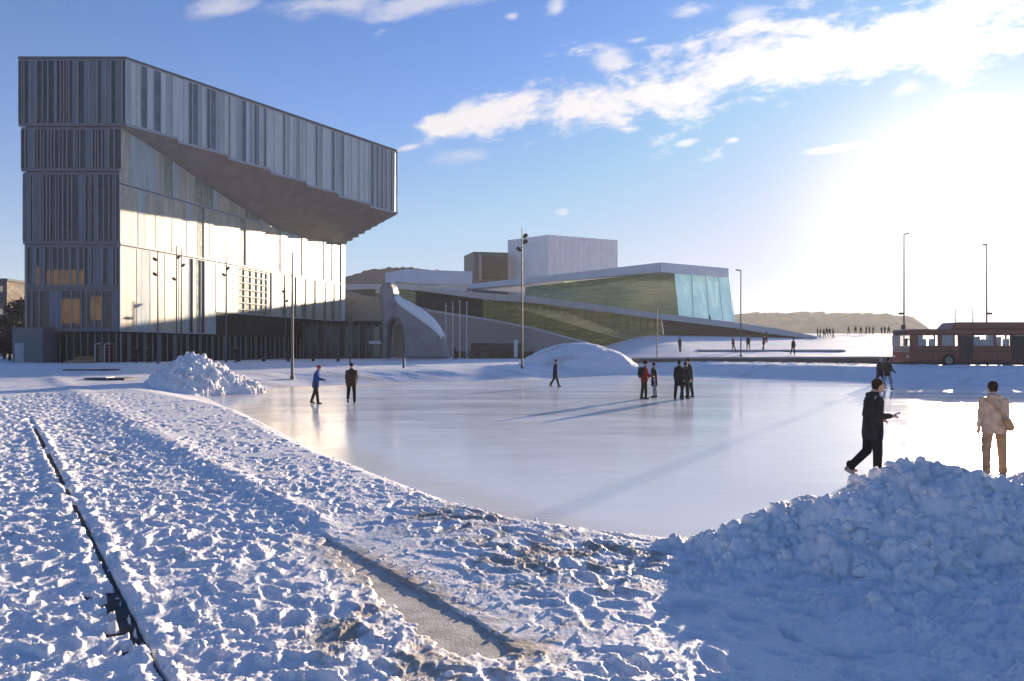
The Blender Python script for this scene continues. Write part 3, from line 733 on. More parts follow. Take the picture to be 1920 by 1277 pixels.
# fly tower and dark stage box
Df = 260; zt = Z(440, Df); fl = Vector((X(952, 273.3), 273.3)); fc = Vector((X(1028, Df), Df)); fr_ = Vector((X(1158, 273.3), 273.3)); fb = fl+fr_-fc
mb = MB(); mb.prism([(p.x-OPO.x, p.y-OPO.y, 2) for p in (fl, fc, fr_, fb)], (0, 0, zt-2.8)); mb.build('fly_tower', m_alu, op)
mb = MB()
for k in range(1, 12):
    for (a, b) in ((fc, fr_), (fl, fc)):
        p = a.lerp(b, k/12.0); d_ = (b-a).normalized(); nrm = Vector((d_.y, -d_.x))
        if nrm.y > 0: nrm = -nrm
        mb.prism([(p.x-OPO.x, p.y-OPO.y, 12), (p.x+nrm.x*.03-OPO.x, p.y+nrm.y*.03-OPO.y, 12), (p.x+nrm.x*.03+d_.x*.06-OPO.x, p.y+nrm.y*.03+d_.y*.06-OPO.y, 12), (p.x+d_.x*.06-OPO.x, p.y+d_.y*.06-OPO.y, 12)], (0, 0, zt-13))
mb.build('cladding_joint', mat('joint_grey', (.42, .44, .48), .5), op)
D2 = 266; a, b, c = Vector((X(870, 278), 278)), Vector((X(888, D2), D2)), Vector((X(953, 268.5), 268.5)); z2 = Z(472, D2)
mb = MB(); mb.prism([(p.x-OPO.x, p.y-OPO.y, 2) for p in (a, b, c, a+c-b)], (0, 0, z2-2.8)); mb.build('stage_box', m_darkalu, op)
mb = MB(); mb.box((X(898, 265)-OPO.x, 265.4-150, Z(526, 265)-.8), (X(903, 265)-OPO.x, 265.9-150, Z(476, 265)-.8)); mb.build('corner_post', m_granite, op)
mb = MB(); mb.box((X(906, 265)-OPO.x, 265.5-150, Z(522, 265)-.8), (X(950, 265)-OPO.x, 268-150, Z(480, 265)-.8)); mb.build('stage_window', m_dark, op)
# long pale roof to the left
oprism('rear_roof', [W(722, 512, 205), W(760, 505, 205), W(885, 509, 200), W(885, 533, 200), W(722, 533, 205)], (-4, 30, 0), m_alu)
# upper roof: rises to the point over the glass corner
uA, uE, uR = W(880, 533, 196), W(1240, 492, 150), W(1366, 503, 161)
roofp = [uA, uE, uR, uR+Vector((-10, 46, 3)), uA+Vector((20, 34, 1))]
mb = MB()
top = [p-OPO for p in roofp]; bt = [p-OPO-Vector((0, 0, h)) for p, h in zip(roofp, (1.2, 1.9, 1.9, 1.9, 1.2))]
mb.add(top+bt, [(0, 1, 2, 3, 4), (9, 8, 7, 6, 5)]+[(i, i+5, (i+1) % 5+5, (i+1) % 5) for i in range(5)]); mb.build('upper_roof', m_alu, op)
# glass foyer
gE, gEb = W(1266, 511, 155), W(1276, 600, 152.5)
def quadslab(name, q, m, th=(0, .3, 0)): return oprism(name, q, th, m)
quadslab('foyer_glass', [W(985, 538, 180), W(1264, 508, 155), W(1274, 605, 153.5), W(1100, 582, 168), W(985, 558, 178)], m_gl_green)
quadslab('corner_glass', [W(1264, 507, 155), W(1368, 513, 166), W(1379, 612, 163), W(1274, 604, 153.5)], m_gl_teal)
m_tmul = mat('pale_teal_mullion', (.40, .62, .62), .5)
for (x0, y0, x1, y1) in [(1296, 512, 1300, 604), (1322, 512, 1330, 606), (1346, 514, 1356, 608), (1366, 516, 1375, 610)]:
    mb = MB(); mb.tube(W(x0, y0, 154.9+(x0-1268)*.105)-OPO-Vector((0, .2, 0)), W(x1, y1, 153.2+(x1-1278)*.097)-OPO-Vector((0, .2, 0)), .10, n=6); mb.build('glass_fin', m_tmul, op)
m_skygap = mat('sky_gap_glow', (.75, .85, .82), .5, emit=(.6, .85, .8, .12))  # glowing bars painted as bright sky showing through the corner glass
for (x0, y0, x1, y1) in [(1288, 530, 1290, 552), (1302, 530, 1303, 552), (1312, 532, 1322, 572), (1330, 528, 1338, 574), (1344, 528, 1344, 574)]:
    mb = MB(); mb.tube(W(x0, y0, 154.4+(x0-1268)*.105)-OPO, W(x1, y1, 153.6+(x1-1272)*.10)-OPO, .30, n=8); mb.build('sky_gap', m_skygap, op)
for px_ in range(1000, 1262, 13):
    D_ = 180-(px_-985)*.0897; yt = 538-(px_-985)*.108; yb = 560+(px_-985)*.155
    mb = MB(); mb.box((X(px_, D_)-OPO.x-.05, D_-.30-150, Z(yb, D_)-.8), (X(px_, D_)-OPO.x+.05, D_-.15-150, Z(yt, D_)-.8)); mb.build('glass_fin', m_mulg, op)
m_lit = mat('lit_floor_strip', (.5, .5, .3), .5, emit=(.75, .8, .45, .25))
for (x0, x1, y) in [(1058, 1175, 529), (1172, 1262, 551), (1120, 1172, 542)]:
    D_ = 180-((x0+x1)/2-985)*.0897; Da, Db = 180-(x0-985)*.0897-.12, 180-(x1-985)*.0897-.12
    mb = MB(); mb.prism([W(x0, y-1.5, Da)-OPO, W(x1, y-1.5, Db)-OPO, W(x1, y+1.5, Db)-OPO, W(x0, y+1.5, Da)-OPO], (0, .2, 0)); mb.build('floor_strip', m_lit, op)
for (x0, y0, y1) in [(1217, 538, 570), (1246, 552, 586), (1243, 536, 552)]:
    Da = 180-(x0-985)*.0897-.3; mb = MB(); mb.tube(W(x0, y0, Da)-OPO, W(x0, y1, Da)-OPO, .16, n=8); mb.build('column', m_lit, op)
# walkway that climbs from the quay up to the roof
rp_ = [(640, 533, 186), (760, 532, 180), (905, 549, 172), (1000, 556, 166), (1120, 571, 158), (1240, 588, 150), (1375, 604, 142), (1450, 615, 137), (1532, 631, 131)]
th_ = [9, 10, 12, 12, 12, 11, 11, 12, 5]
mb = MB()
T = [W(*p)-OPO for p in rp_]; Bt = [W(p[0], p[1]+h, p[2])-OPO for p, h in zip(rp_, th_)]
bk = Vector((5, 26, 0.9))
n_ = len(T); vs = T+Bt+[p+bk for p in T]+[p+bk for p in Bt]; fs = []
for i in range(n_-1):
    fs += [(i, i+1, n_+i+1, n_+i), (i, 2*n_+i, 2*n_+i+1, i+1), (2*n_+i, 3*n_+i, 3*n_+i+1, 2*n_+i+1), (n_+i, n_+i+1, 3*n_+i+1, 3*n_+i)]
fs += [(0, n_, 3*n_, 2*n_), (n_-1, 3*n_-1, 4*n_-1, 2*n_-1)]
mb.add(vs, fs); mb.build('roof_ramp', m_marble, op)
mb = MB(); k_ = 5    # snow lying on the low end of the ramp
vs = [p+Vector((0, .4, .06)) for p in T[k_:]]+[p+bk+Vector((0, 0, .5)) for p in T[k_:]]; n_ = len(T)-k_
mb.add(vs+[p-Vector((0, 0, .1)) for p in vs], [(i, i+1, n_+i+1, n_+i) for i in range(n_-1)]+[(2*n_+i, 3*n_+i, 3*n_+i+1, 2*n_+i+1) for i in range(n_-1)]+[(i, 2*n_+i, 2*n_+i+1, i+1) for i in range(n_-1)]); mb.build('ramp_snow', m_snowroof, op)
# lower foyer glass and dark end
quadslab('lower_foyer_glass', [W(905, 558, 175), W(1000, 567, 169), W(1120, 582, 161), W(1240, 598, 153), W(1250, 662, 152), W(1100, 662, 162), W(905, 662, 175)], m_gl_olive)
quadslab('entrance_glass', [W(1241, 598, 152.8), W(1375, 614, 145), W(1440, 626, 141), W(1440, 662, 141), W(1251, 662, 152)], m_brown)
for i, px_ in enumerate(range(915, 1240, 13)):
    D_ = 175-(px_-905)*.0657; yt = 559+(px_-905)*.119
    mb = MB(); mb.box((X(px_, D_)-OPO.x-.07, D_-.3-150, 0), (X(px_, D_)-OPO.x+.07, D_-.12-150, Z(yt, D_)-.8)); mb.build('lower_mullion', m_mulg, op)
for (x0, x1, y, h) in [(1030, 1066, 605, 3), (1072, 1148, 598, 14), (1120, 1200, 620, 2)]:
    Da, Db = 175-(x0-905)*.0657-.10, 175-(x1-905)*.0657-.10
    mb = MB(); mb.prism([W(x0, y-h, Da)-OPO, W(x1, y-h, Db)-OPO, W(x1, y+h, Db)-OPO, W(x0, y+h, Da)-OPO], (0, .2, 0))
    mb.build('lit_foyer_bay', glass_bay('lit_bay', (.22, .22, .05), (.34, .33, .09), (.14, .14, .05), .22, (.5, .5, .5)), op)
quadslab('oak_wall', [W(780, 536, 182), W(905, 553, 174.8), W(905, 662, 174.8), W(780, 662, 182)], m_brown)
quadslab('side_windows', [W(742, 528, 184), W(781, 532, 182.2), W(781, 600, 182.2), W(742, 600, 184)], m_gl_olive)
# low stone wall of the second ramp, falling to the right
lw = [(560, 548, 142), (700, 556, 141), (800, 581, 140), (925, 600, 138.5), (1000, 615, 137.5), (1100, 642, 136.5), (1150, 656, 136)]
mb = MB(); T = [W(*p)-OPO for p in lw]; Bt = [Vector((p.x, p.y, 0)) for p in T]; bk = Vector((2, 20, .3)); n_ = len(T)
vs = T+Bt+[p+bk for p in T]+[p+Vector((2, 20, 0)) for p in Bt]; fs = []
for i in range(n_-1): fs += [(i, i+1, n_+i+1, n_+i), (i, 2*n_+i, 2*n_+i+1, i+1), (2*n_+i, 3*n_+i, 3*n_+i+1, 2*n_+i+1)]
fs += [(0, n_, 3*n_, 2*n_), (n_-1, 3*n_-1, 4*n_-1, 2*n_-1)]
mb.add(vs, fs); mb.build('stone_ramp_wall', m_granite, op)
mb = MB()
for i in range(2, n_-1):
    a, b = T[i], T[i+1]; mb.prism([a+Vector((0, -.12, -.25)), b+Vector((0, -.12, -.25)), b+Vector((0, -.12, .12)), a+Vector((0, -.12, .12))], (0, .5, 0))
mb.build('ramp_coping', m_marble, op)
quadslab('slit_window', [W(650, 544, 186), W(704, 542, 184), W(706, 560, 184)], m_brown, (0, -.3, 0))

# snow-covered forecourt slope right of the opera house
def fore(x, y):
    z = 1.5+3.65*np.clip((y-77)/75, 0, 1.2); side = sm(x, 10+0*y, 19+(y-62)*.12)
    return .7+(z-.7)*side
fy = np.concatenate([np.linspace(76.6, 80.2, 20), np.linspace(80.5, 165, 110)]); fx = np.linspace(6, 190, 260); FXg, FYg = np.meshgrid(fx, fy)
fz = fore(FXg, FYg)+.10*fbm(FXg, FYg, 4, 4, seed=5)
fo = grid_mesh('terrace', np.stack([FXg, FYg, fz], -1), False, [m_snowroof]); tag(fo, 'gently rising snowy terrace beside the opera house', kind='structure')

# ================================================================== LOW WALLS, ROAD
m_wall = mat('dark_low_wall', (0.10, 0.09, 0.085), 0.7, var=.3, vscale=1.0)
wl = [(X(1186, 76), 76, Z(686, 76)), (X(1440, 72), 72, Z(686, 72)), (X(1690, 67), 67, Z(686, 67)), (50, 64, Z(688, 64)), (75, 60, 1)]
def wallmesh(dz0_, dz1_, g):
    mb = MB(); vs = []
    for (x_, y_, z_) in wl: vs += [(x_, y_-g, z_+dz0_), (x_, y_+.4+g, z_+dz0_), (x_, y_+.4+g, z_+dz1_), (x_, y_-g, z_+dz1_)]
    fs = [(0, 1, 2, 3), tuple(len(vs)-1-k for k in range(4))]
    for i in range(len(wl)-1):
        for k in range(4): fs.append((i*4+k, i*4+(k+1) % 4, i*4+4+(k+1) % 4, i*4+4+k))
    return mb.add(vs, fs)
w_ = wallmesh(-.3, .70, 0).build('low_wall', m_wall)
w_.location = (0, 0, 0)
c_ = wallmesh(.70, .86, .08).build('coping', mat('grey_coping', (.33, .31, .30), .7), w_)
tag(w_, 'long low dark wall with a grey coping behind the far side of the rink', 'wall')
mb = MB(); mb.box((27, 57.2, .8), (80, 62.5, 1.0)); rd = mb.build('road', mat('packed_dirty_snow', (.62, .60, .60), .7, var=.3, vscale=1.5)); tag(rd, 'cleared road beyond the rink', kind='structure')
# raised stone plinth to the right of centre
mb = MB(); mb.box((0, 0, 0), (17, 3.0, 1.1)); pl_ = mb.build('stone_plinth', m_wall, loc=(X(1315, 88), 88, Z(665, 88)-.6))
mb = MB(); mb.box((.1, .1, 1.1), (16.9, 2.9, 1.2)); mb.build('snow_cover', m_snowroof, pl_)
tag(pl_, 'long low stone plinth on the snowy terrace, people standing behind it', 'plinth')

# ================================================================== FAR HILLS
def hill(name, pts, D, depth, m, lab, amp=1.0, sd=1):
    xs = np.linspace(pts[0][0], pts[-1][0], 220); ys = np.interp(xs, [p[0] for p in pts], [p[1] for p in pts])
    rows = []
    for k, (dy_, f_) in enumerate([(-depth*.3, 0), (-depth*.15, .55), (0, 1), (depth*.4, 1.02), (depth, 0)]):
        wx_ = (xs-960)/F*D; zt_ = CAMZ+(HOR-ys)/F*D
        zt_ = zt_+amp*f_*(fbm(xs*.3, xs*0+k*.3, 4, 4, .7, seed=sd))
        rows.append(np.stack([wx_, np.full_like(wx_, D+dy_), zt_*f_-2*(1-f_)], -1))
    o = grid_mesh(name, np.stack(rows), False, [m]); tag(o, lab, kind='structure'); return o
m_wood = mat('wooded_hill', (0.25, 0.13, 0.045), 0.9, var=.5, vscale=.05)
hill('hills', [(1370, 596), (1400, 588), (1440, 587), (1540, 586), (1600, 588), (1660, 589), (1712, 594), (1722, 606), (1730, 640)], 900, 300, m_wood, 'low wooded headland across the fjord', 4, 1)
hill('hills', [(600, 540), (650, 518), (690, 506), (735, 501), (770, 502), (810, 506), (870, 512), (960, 540)], 420, 150, mat('dark_wooded_hill', (.05, .055, .05), .9, var=.4, vscale=.1), 'dark wooded hill behind the opera house', 1.5, 2)
#PART3
# ================================================================== PEOPLE
m_skin = mat('skin', (.50, .30, .22), .5)
def cloth(name, col, rough=.85): return mat(name, col, rough, spec=.2, var=.25, vscale=6, bump=.3, bscale=30)
c_black = cloth('black_cloth', (.018, .017, .018)); c_char = cloth('charcoal_cloth', (.030, .027, .026)); c_navy = cloth('navy_cloth', (.015, .022, .06))
c_blue = cloth('blue_cloth', (.02, .07, .26)); c_red = cloth('red_cloth', (.30, .015, .02)); c_beige = cloth('beige_cloth', (.60, .42, .29))
c_brown = cloth('brown_cloth', (.06, .04, .025)); c_grey = cloth('grey_cloth', (.30, .30, .31)); c_tan = cloth('tan_cloth', (.45, .28, .16)); c_hair = cloth('dark_hair', (.035, .018, .012))
c_redh = cloth('red_knit', (.32, .03, .05)); c_shoe = mat('grey_shoe', (.25, .24, .22), .6); c_bshoe = mat('black_shoe', (.02, .02, .02), .5); m_phone = mat('phone_glass', (.02, .02, .025), .15)
def remesh(o, vox, sm_=4):
    r = o.modifiers.new('remesh', 'REMESH'); r.mode = 'VOXEL'; r.voxel_size = vox; r.use_smooth_shade = True
    s_ = o.modifiers.new('smooth', 'SMOOTH'); s_.factor = .5; s_.iterations = sm_
def person(loc, face, label, h=1.76, legs=((12, 8), (-10, 12)), arms=((10, 12), (-10, 12)), coat=c_black, hem=.80, pants=c_char, hat=None, hair=c_hair,
           pack=None, phone=False, head=(0, 0), group=None, detail=1, shoes=c_bshoe, wide=1.0, lean=4, bag=None, spread=3, loc_z=0.0):
    """faces local +X; legs/arms = (swing forward, bend) in degrees for right (y<0) then left (y>0)"""
    k = h/1.76; V = Vector
    L = math.sin(R(lean))
    pel = V((0, 0, .93)); chest = V((.36*L, 0, 1.28)); neck = V((.56*L, 0, 1.47)); hd = neck+V((.025+.09*math.sin(R(head[0])), .0, .155-.03*math.sin(R(abs(head[0])))))
    J = {}
    feetmin = 9
    for i, sd in enumerate((-1, 1)):
        hip = pel+V((0, sd*.095, 0)); a, b = R(legs[i][0]), R(legs[i][1]); sp = R(spread)*sd
        kn = hip+V((math.sin(a), math.sin(sp), -math.cos(a)))*.44; an = kn+V((math.sin(a-b), math.sin(sp)*.5, -math.cos(a-b)))*.42
        J['hip', i], J['knee', i], J['ankle', i] = hip, kn, an; feetmin = min(feetmin, an.z)
        sh = chest+V((.10*L, sd*.165*wide, .105)); a, b = R(arms[i][0]), R(arms[i][1])
        el = sh+V((math.sin(a), sd*.10, -math.cos(a)))*.28; wr = el+V((math.sin(a+b), -sd*(.22 if b > 1 else .02), -math.cos(a+b))).normalized()*.25
        J['sh', i], J['el', i], J['wr', i] = sh, el, wr
    dz0 = -feetmin+.085
    def up(p): return V((p.x, p.y, p.z+dz0))
    J = {a: up(b) for a, b in J.items()}; pel, chest, neck, hd = map(up, (pel, chest, neck, hd))
    vox = .011 if detail == 2 else .018 if detail == 1 else .035
    # body: one continuous figure
    b = MB()
    b.capsule(pel, chest, .13, .135); b.capsule(chest+V((0, -.13, .10)), chest+V((0, .13, .10)), .075); b.capsule(chest+V((0, 0, .1)), neck+V((0, 0, .05)), .07, .052)
    b.ell(hd, .098, .076, .122, 16, 12); b.capsule(hd+V((.045, 0, -.07)), hd+V((.055, 0, -.075)), .045, .038)
    if detail == 2:
        b.capsule(hd+V((.092, 0, .015)), hd+V((.112, 0, -.018)), .011, .017, 8); b.ell(hd+V((0, .078, -.005)), .02, .012, .032, 8, 6); b.ell(hd+V((0, -.078, -.005)), .02, .012, .032, 8, 6)
        b.capsule(hd+V((.088, -.02, -.052)), hd+V((.088, .02, -.052)), .011, n=8)
    for i, sd in enumerate((-1, 1)):
        b.capsule(J['hip', i], J['knee', i], .085, .055); b.capsule(J['knee', i], J['ankle', i], .055, .036); b.capsule(J['ankle', i], J['ankle', i]+V((.10, 0, -.04)), .036, .03)
        b.capsule(J['sh', i], J['el', i], .05, .04); b.capsule(J['el', i], J['wr', i], .04, .027)
        d = (J['wr', i]-J['el', i]).normalized(); w_ = J['wr', i]; side = V((0, 1, 0)) if abs(d.y) < .8 else V((1, 0, 0)); side = (side-d*side.dot(d)).normalized(); dn = d.cross(side)*-1
        if dn.z > 0: dn = -dn
        b.capsule(w_, w_+d*.075, .030, .033, 8)
        for f in range(4):
            q = w_+d*.075+side*((f-1.5)*.019); l1 = (.036, .042, .040, .032)[f]; cu = .55+.1*f
            m1 = q+(d+dn*.25).normalized()*l1; m2 = m1+(d+dn*(1+cu)).normalized()*l1*.8
            b.capsule(q, m1, .0095, .009, 6); b.capsule(m1, m2, .009, .0075, 6)
        tb = w_+d*.03-side*sd*.03; b.capsule(tb, tb+(d-side*sd*.7+dn*.3).normalized()*.05, .012, .010, 6)
    o = b.build('person', m_skin); remesh(o, vox if detail < 2 else .0085, 2)
    tag(o, label, 'person', group)
    # trousers
    t = MB(); t.capsule(pel+V((0, -.05, .04)), pel+V((0, .05, .04)), .135)
    for i in (0, 1):
        t.capsule(J['hip', i], J['knee', i], .105, .078); t.capsule(J['knee', i], J['ankle', i]+V((0, 0, .03)), .078, .066)
        if detail == 2: t.capsule(J['ankle', i]+V((.0, 0, .07)), J['ankle', i]+V((.01, 0, .035)), .07, .074)
    q = t.build('trousers', pants, o); remesh(q, vox, 3)
    # jacket: lofted torso with hem plus sleeves
    t = MB(); rings = []; hz_ = hem+dz0*1.0
    lv = [(hz_, .155, .185), (hz_+.12, .165, .195), (pel.z+.12, .15, .185), (chest.z-.08, .15, .195), (chest.z+.08, .145, .205), (chest.z+.145, .105, .165), (neck.z-.02, .085, .10), (neck.z+.045, .07, .075)]
    for z, rx, ry in sorted(lv):
        f = max(0, (z-pel.z))/max(.01, neck.z-pel.z); cx = neck.x*f
        rings.append([V((cx+rx*wide*math.cos(2*math.pi*j/20), ry*wide*math.sin(2*math.pi*j/20), z)) for j in range(20)])
    t.loft(rings)
    for i in (0, 1):
        t.capsule(J['sh', i], J['el', i], .068, .060); t.capsule(J['el', i], J['wr', i]-(J['wr', i]-J['el', i]).normalized()*.03, .060, .046)
    if detail == 2:
        t.capsule(neck+V((-.07, -.07, -.01)), neck+V((-.07, .07, -.01)), .045, .045)
    q = t.build('jacket', coat, o); remesh(q, vox, 3)
    for i in (0, 1):
        a_ = J['ankle', i]; ll = R(legs[i][0]-legs[i][1]); t = MB(); tilt = min(0.0, ll+R(12))
        rings = []
        for (x_, wy, zz, hh) in [(-.075, .030, -.045, .03), (-.06, .042, -.04, .045), (.0, .046, -.04, .045), (.09, .048, -.052, .033), (.15, .044, -.058, .026), (.185, .022, -.062, .018)]:
            rings.append([V((x_, wy*math.cos(2*math.pi*j/12), zz+hh*math.sin(2*math.pi*j/12))) for j in range(12)])
        t.loft(rings); M = Matrix.Translation(a_) @ Matrix.Rotation(-tilt, 4, 'Y'); t.xf(0, M)
        t.build('shoe', shoes, o, smooth=True)
    t = MB()
    if hat: t.ell(hd+V((-.008, 0, .045)), .108, .090, .098, 16, 10); t.build('hat', hat, o, smooth=True)
    else:
        t.ell(hd+V((-.022, 0, .040)), .097, .086, .095, 16, 10); t.ell(hd+V((-.05, 0, -.01)), .06, .076, .08, 12, 8); q = t.build('hair', hair, o); remesh(q, .012, 2)
    if detail == 2:
        for sd in (-1, 1): t = MB(); t.ell(hd+V((.088, sd*.032, .012)), .009, .012, .008, 8, 6); t.build('eye', c_black, o, smooth=True)
    if pack:
        t = MB(); c_ = chest+V((-.20, 0, -.06)); t.capsule(c_+V((0, -.07, -.16)), c_+V((0, -.07, .15)), .10); t.capsule(c_+V((0, .07, -.16)), c_+V((0, .07, .15)), .10); t.capsule(c_+V((-.07, 0, -.12)), c_+V((-.07, 0, .0)), .08)
        q = t.build('backpack', pack, o); remesh(q, .018, 3)
    if bag:
        t = MB(); p0, p1 = chest+V((.10, .12, .16)), chest+V((-.14, .14, .10))
        t.capsule(chest+V((-.165, .13, .16)), chest+V((-.175, -.16, -.22)), .022, n=8); t.capsule(chest+V((-.165, -.16, -.24)), chest+V((-.12, -.22, -.36)), .07); q = t.build('shoulder_bag', bag, o); remesh(q, .014, 2)
    if phone:
        w_ = J['wr', 0]; d = (w_-J['el', 0]).normalized(); t = MB(); c_ = w_+d*.10+V((0, .0, .028)); t.box((-.075, -.038, -.005), (.075, .038, .005)); t.xf(0, Matrix.Translation(c_) @ Matrix.Rotation(R(-25), 4, 'Y'))
        ph = t.build('phone', m_phone, bevel=.003)
        tag(ph, 'dark phone held by '+phone, 'phone')
        ph.location = loc; ph.rotation_euler = (0, 0, R(face)); ph.scale = (k, k, k)
    o.location = loc; o.rotation_euler = (0, 0, R(face)); o.scale = (k, k, k)
    return o
def on(px, py, z=0.0):
    x, y = G0(px, py, z); return (x, y, z)
# face angle: 0 looks to the right of the picture, 90 away from the camera, -90 towards it
person(on(1636, 902), 4, 'person in long dark jacket walking across the ice looking down at a phone', 1.80, legs=((3, 5), (-4, 40)), arms=((-4, 94), (-8, 80)), coat=c_char, hem=.70, pants=c_black,
       head=(35, 0), lean=3, phone='the person in the long dark jacket', detail=2, shoes=c_shoe)
person(on(1864, 896), 72, 'person in beige jacket and tan trousers seen from behind beside the snow heap', 1.74, legs=((8, 4), (-8, 6)), arms=((8, 22), (4, 26)), coat=c_beige, hem=.80, pants=c_tan, bag=c_tan,
       head=(20, 0), detail=2, shoes=c_shoe, wide=1.06, spread=6)
person(on(592, 757), 5, 'person in blue jacket and red hat looking at something in their hands', 1.64, legs=((10, 4), (-10, 8)), arms=((20, 65), (15, 65)), coat=c_blue, hem=.72, pants=c_brown, hat=c_redh, head=(30, 0), lean=8)
person(on(659, 757), 100, 'person in brown and black jacket walking away near the left end of the ice', 1.72, legs=((6, 8), (-12, 34)), arms=((6, 35), (-8, 20)), coat=c_brown, hem=.74, pants=c_black, wide=1.15, hat=c_black)
person(on(1041, 725), -15, 'lone person in dark navy coat walking in front of the smooth snow mound', 1.70, legs=((20, 6), (-14, 18)), arms=((10, 15), (-8, 15)), coat=c_navy, hem=.62, pants=c_black, hat=c_navy)
person(on(1208, 748), 10, 'person in red jacket with a black backpack standing on the ice', 1.76, coat=c_red, hem=.80, pants=c_brown, pack=c_black, legs=((4, 4), (-4, 4)), arms=((15, 60), (10, 50)), hat=c_black)
person(on(1227, 745), 165, 'person in knee-length black coat and light trousers facing the red jacket', 1.66, coat=c_black, hem=.55, pants=c_grey, legs=((3, 3), (-4, 4)), arms=((10, 50), (10, 50)), hair=c_black)
person(on(1273, 749), 60, 'person in long black coat at the left of the dark trio on the ice', 1.80, coat=c_black, hem=.60, pants=c_black, legs=((3, 3), (-4, 4)), spread=5)
person(on(1284, 747.5), 20, 'person in black coat with grey collar in the middle of the dark trio', 1.72, coat=c_char, hem=.66, pants=c_black, legs=((6, 3), (-6, 4)), hair=c_brown)
person(on(1293, 745), 190, 'tallest person of the dark trio, in navy jacket at its right', 1.86, coat=c_navy, hem=.74, pants=c_black, legs=((3, 3), (-4, 4)), hat=c_brown)
person(on(1650, 729, .05), 20, 'person in navy jacket walking along the far edge of the ice beside the bus', 1.78, coat=c_navy, hem=.74, pants=c_navy, legs=((18, 6), (-14, 20)), arms=((15, 50), (-10, 20)), hat=c_grey)
person(on(1664, 731, .05), 15, 'person in dark jacket with backpack walking behind the one in navy', 1.80, coat=c_black, hem=.76, pants=c_grey, pack=c_brown, legs=((14, 6), (-18, 24)), arms=((15, 40), (-10, 20)))
# small figures far off
far_proto = []
for i, (px, py, D, lab, ct) in enumerate([
    (853, 672, 105, 'person in black standing beside the curved grey sculpture', c_black),
    (1275, 656, 88, 'dark figure standing on the terrace above the trio on the ice', c_black),
    (1375, 657, 88, 'figure behind the stone plinth, left of the thin street lamp', c_brown),
    (1403, 657, 90, 'figure behind the stone plinth, right of the thin street lamp', c_black),
    (1432, 656, 90, 'rightmost figure behind the long stone plinth', c_char),
    (1487, 662, 80, 'lone dark figure on the terrace between the plinth and the bus', c_black),
    (1437, 641, 112, 'figure on the terrace higher up behind the plinth', c_char),
    (255, 675, 80, 'person in black at the foot of the library, left of the first lamp', c_black),
    (278, 675, 79, 'person in black at the foot of the library, nearest the first lamp', c_char),
    (443, 678, 78, 'person in black by the dark base of the library behind the snow heap', c_black)]):
    zz = Z(py, D); zg = fore(np.array([X(px, D)]), np.array([D]))[0] if px > 1200 else .85
    if px > 1200: zg += .08
    person((X(px, D), D, zg), 30+70*i, lab, 1.78, coat=ct, hem=.75, detail=0, legs=((8, 6), (-10, 12)))
ORD = ['first', 'second', 'third', 'fourth', 'fifth', 'sixth', 'seventh', 'eighth', 'ninth']
crowd = person((X(1540, 150), 150, 6), 20, 'distant dark figure in the cluster at the low end of the white ramp', 1.8, coat=c_black, detail=0, group='distant crowd on the terrace', legs=((10, 4), (-12, 8)))
rc = random.Random(9)
def fz1(x, y): return float(fore(np.array([x]), np.array([y]))[0])
cl1 = [1533, 1538, 1545, 1550, 1556, 1562]; cl2 = [1591, 1604, 1614, 1624, 1630, 1637, 1653, 1659, 1666]
for i, px in enumerate(cl1+cl2):
    D = 140+rc.uniform(-5, 5) if px < 1570 else 158+rc.uniform(-6, 4)
    o = crowd if i == 0 else copy_tree(crowd)
    o['label'] = ('distant figure at the low end of the white ramp, %s from left of six' % ORD[i]) if px < 1570 else ('distant figure on the far snowy skyline, %s from left of nine' % ORD[i-6])
    o['group'] = 'cluster of people by the ramp' if px < 1570 else 'people on the far terrace'
    o.location = (X(px, D), D, fz1(X(px, D), D)+.05); o.rotation_euler.z = rc.uniform(0, 6.3)
for (px, py, D) in [(1339, 600, 140)]:
    o = copy_tree(crowd); o['label'] = 'tiny figure walking on the white ramp below the teal glass corner'; o['group'] = 'people on the roof ramp'; o.location = (X(px, D+2), D+5, Z(606, D)); 

# ================================================================== LAMP POSTS
m_pole = mat('galvanised_pole', (.11, .10, .095), .55, spec=.3); m_head = mat('black_lamp_head', (.03, .03, .03), .5)
def spot_pole(px, pb, pt, heads, lab, H=None, zb=.8, r=.09, group='spotlight poles on the plaza'):
    D = (CAMZ-zb)*F/(pb-HOR) if H is None else H
    hgt = Z(pt, D)-zb
    e = empty('light_pole', (X(px, D), D, zb-.05)); tag(e, lab, 'light pole', group)
    t = MB(); t.tube((0, 0, 0), (0, 0, hgt), r, r*.55, 12); t.tube((0, 0, hgt), (0, 0, hgt+.08), r*.65, r*.5, 12); t.build('pole', m_pole, e, smooth=False)
    t = MB(); t.tube((0, 0, 0), (0, 0, .35), r*1.5, r*1.4, 12); t.build('base', m_pole, e)
    for (hx, hy) in heads:
        dx_ = (hx-px)/F*D; z = Z(hy, D)-zb+.05; s_ = 1 if dx_ > 0 else -1
        t = MB(); t.tube((0, 0, z+.12), (s_*.22, 0, z+.12), .03, n=8); t.tube((s_*.22, 0, z+.15), (s_*.22, 0, z), .03, n=8)
        t.tube((s_*.10, -.05, z-.16), (s_*.42, -.12, z+.10), .13, .15, 12); t.build('spotlight', m_head, e)
    return e
spot_pole(296, 683, 471, [(291, 486), (290, 514)], 'thin light pole with two spotlights facing left before the bright library wall')
spot_pole(331, 679, 462, [(334, 482), (323, 523)], 'light pole with two spotlights, left one of the close pair', r=.10)
spot_pole(340, 679.5, 468, [(343, 497)], 'light pole with a single spotlight, right one of the close pair', r=.10)
spot_pole(424, 679, 482, [(429, 503), (418, 515)], 'light pole with two spotlights rising behind the tall snow heap', r=.12)
spot_pole(535, 675, 540, [(532, 547), (536.5, 564)], 'short-looking distant light pole left of the thick bare pole', r=.10)
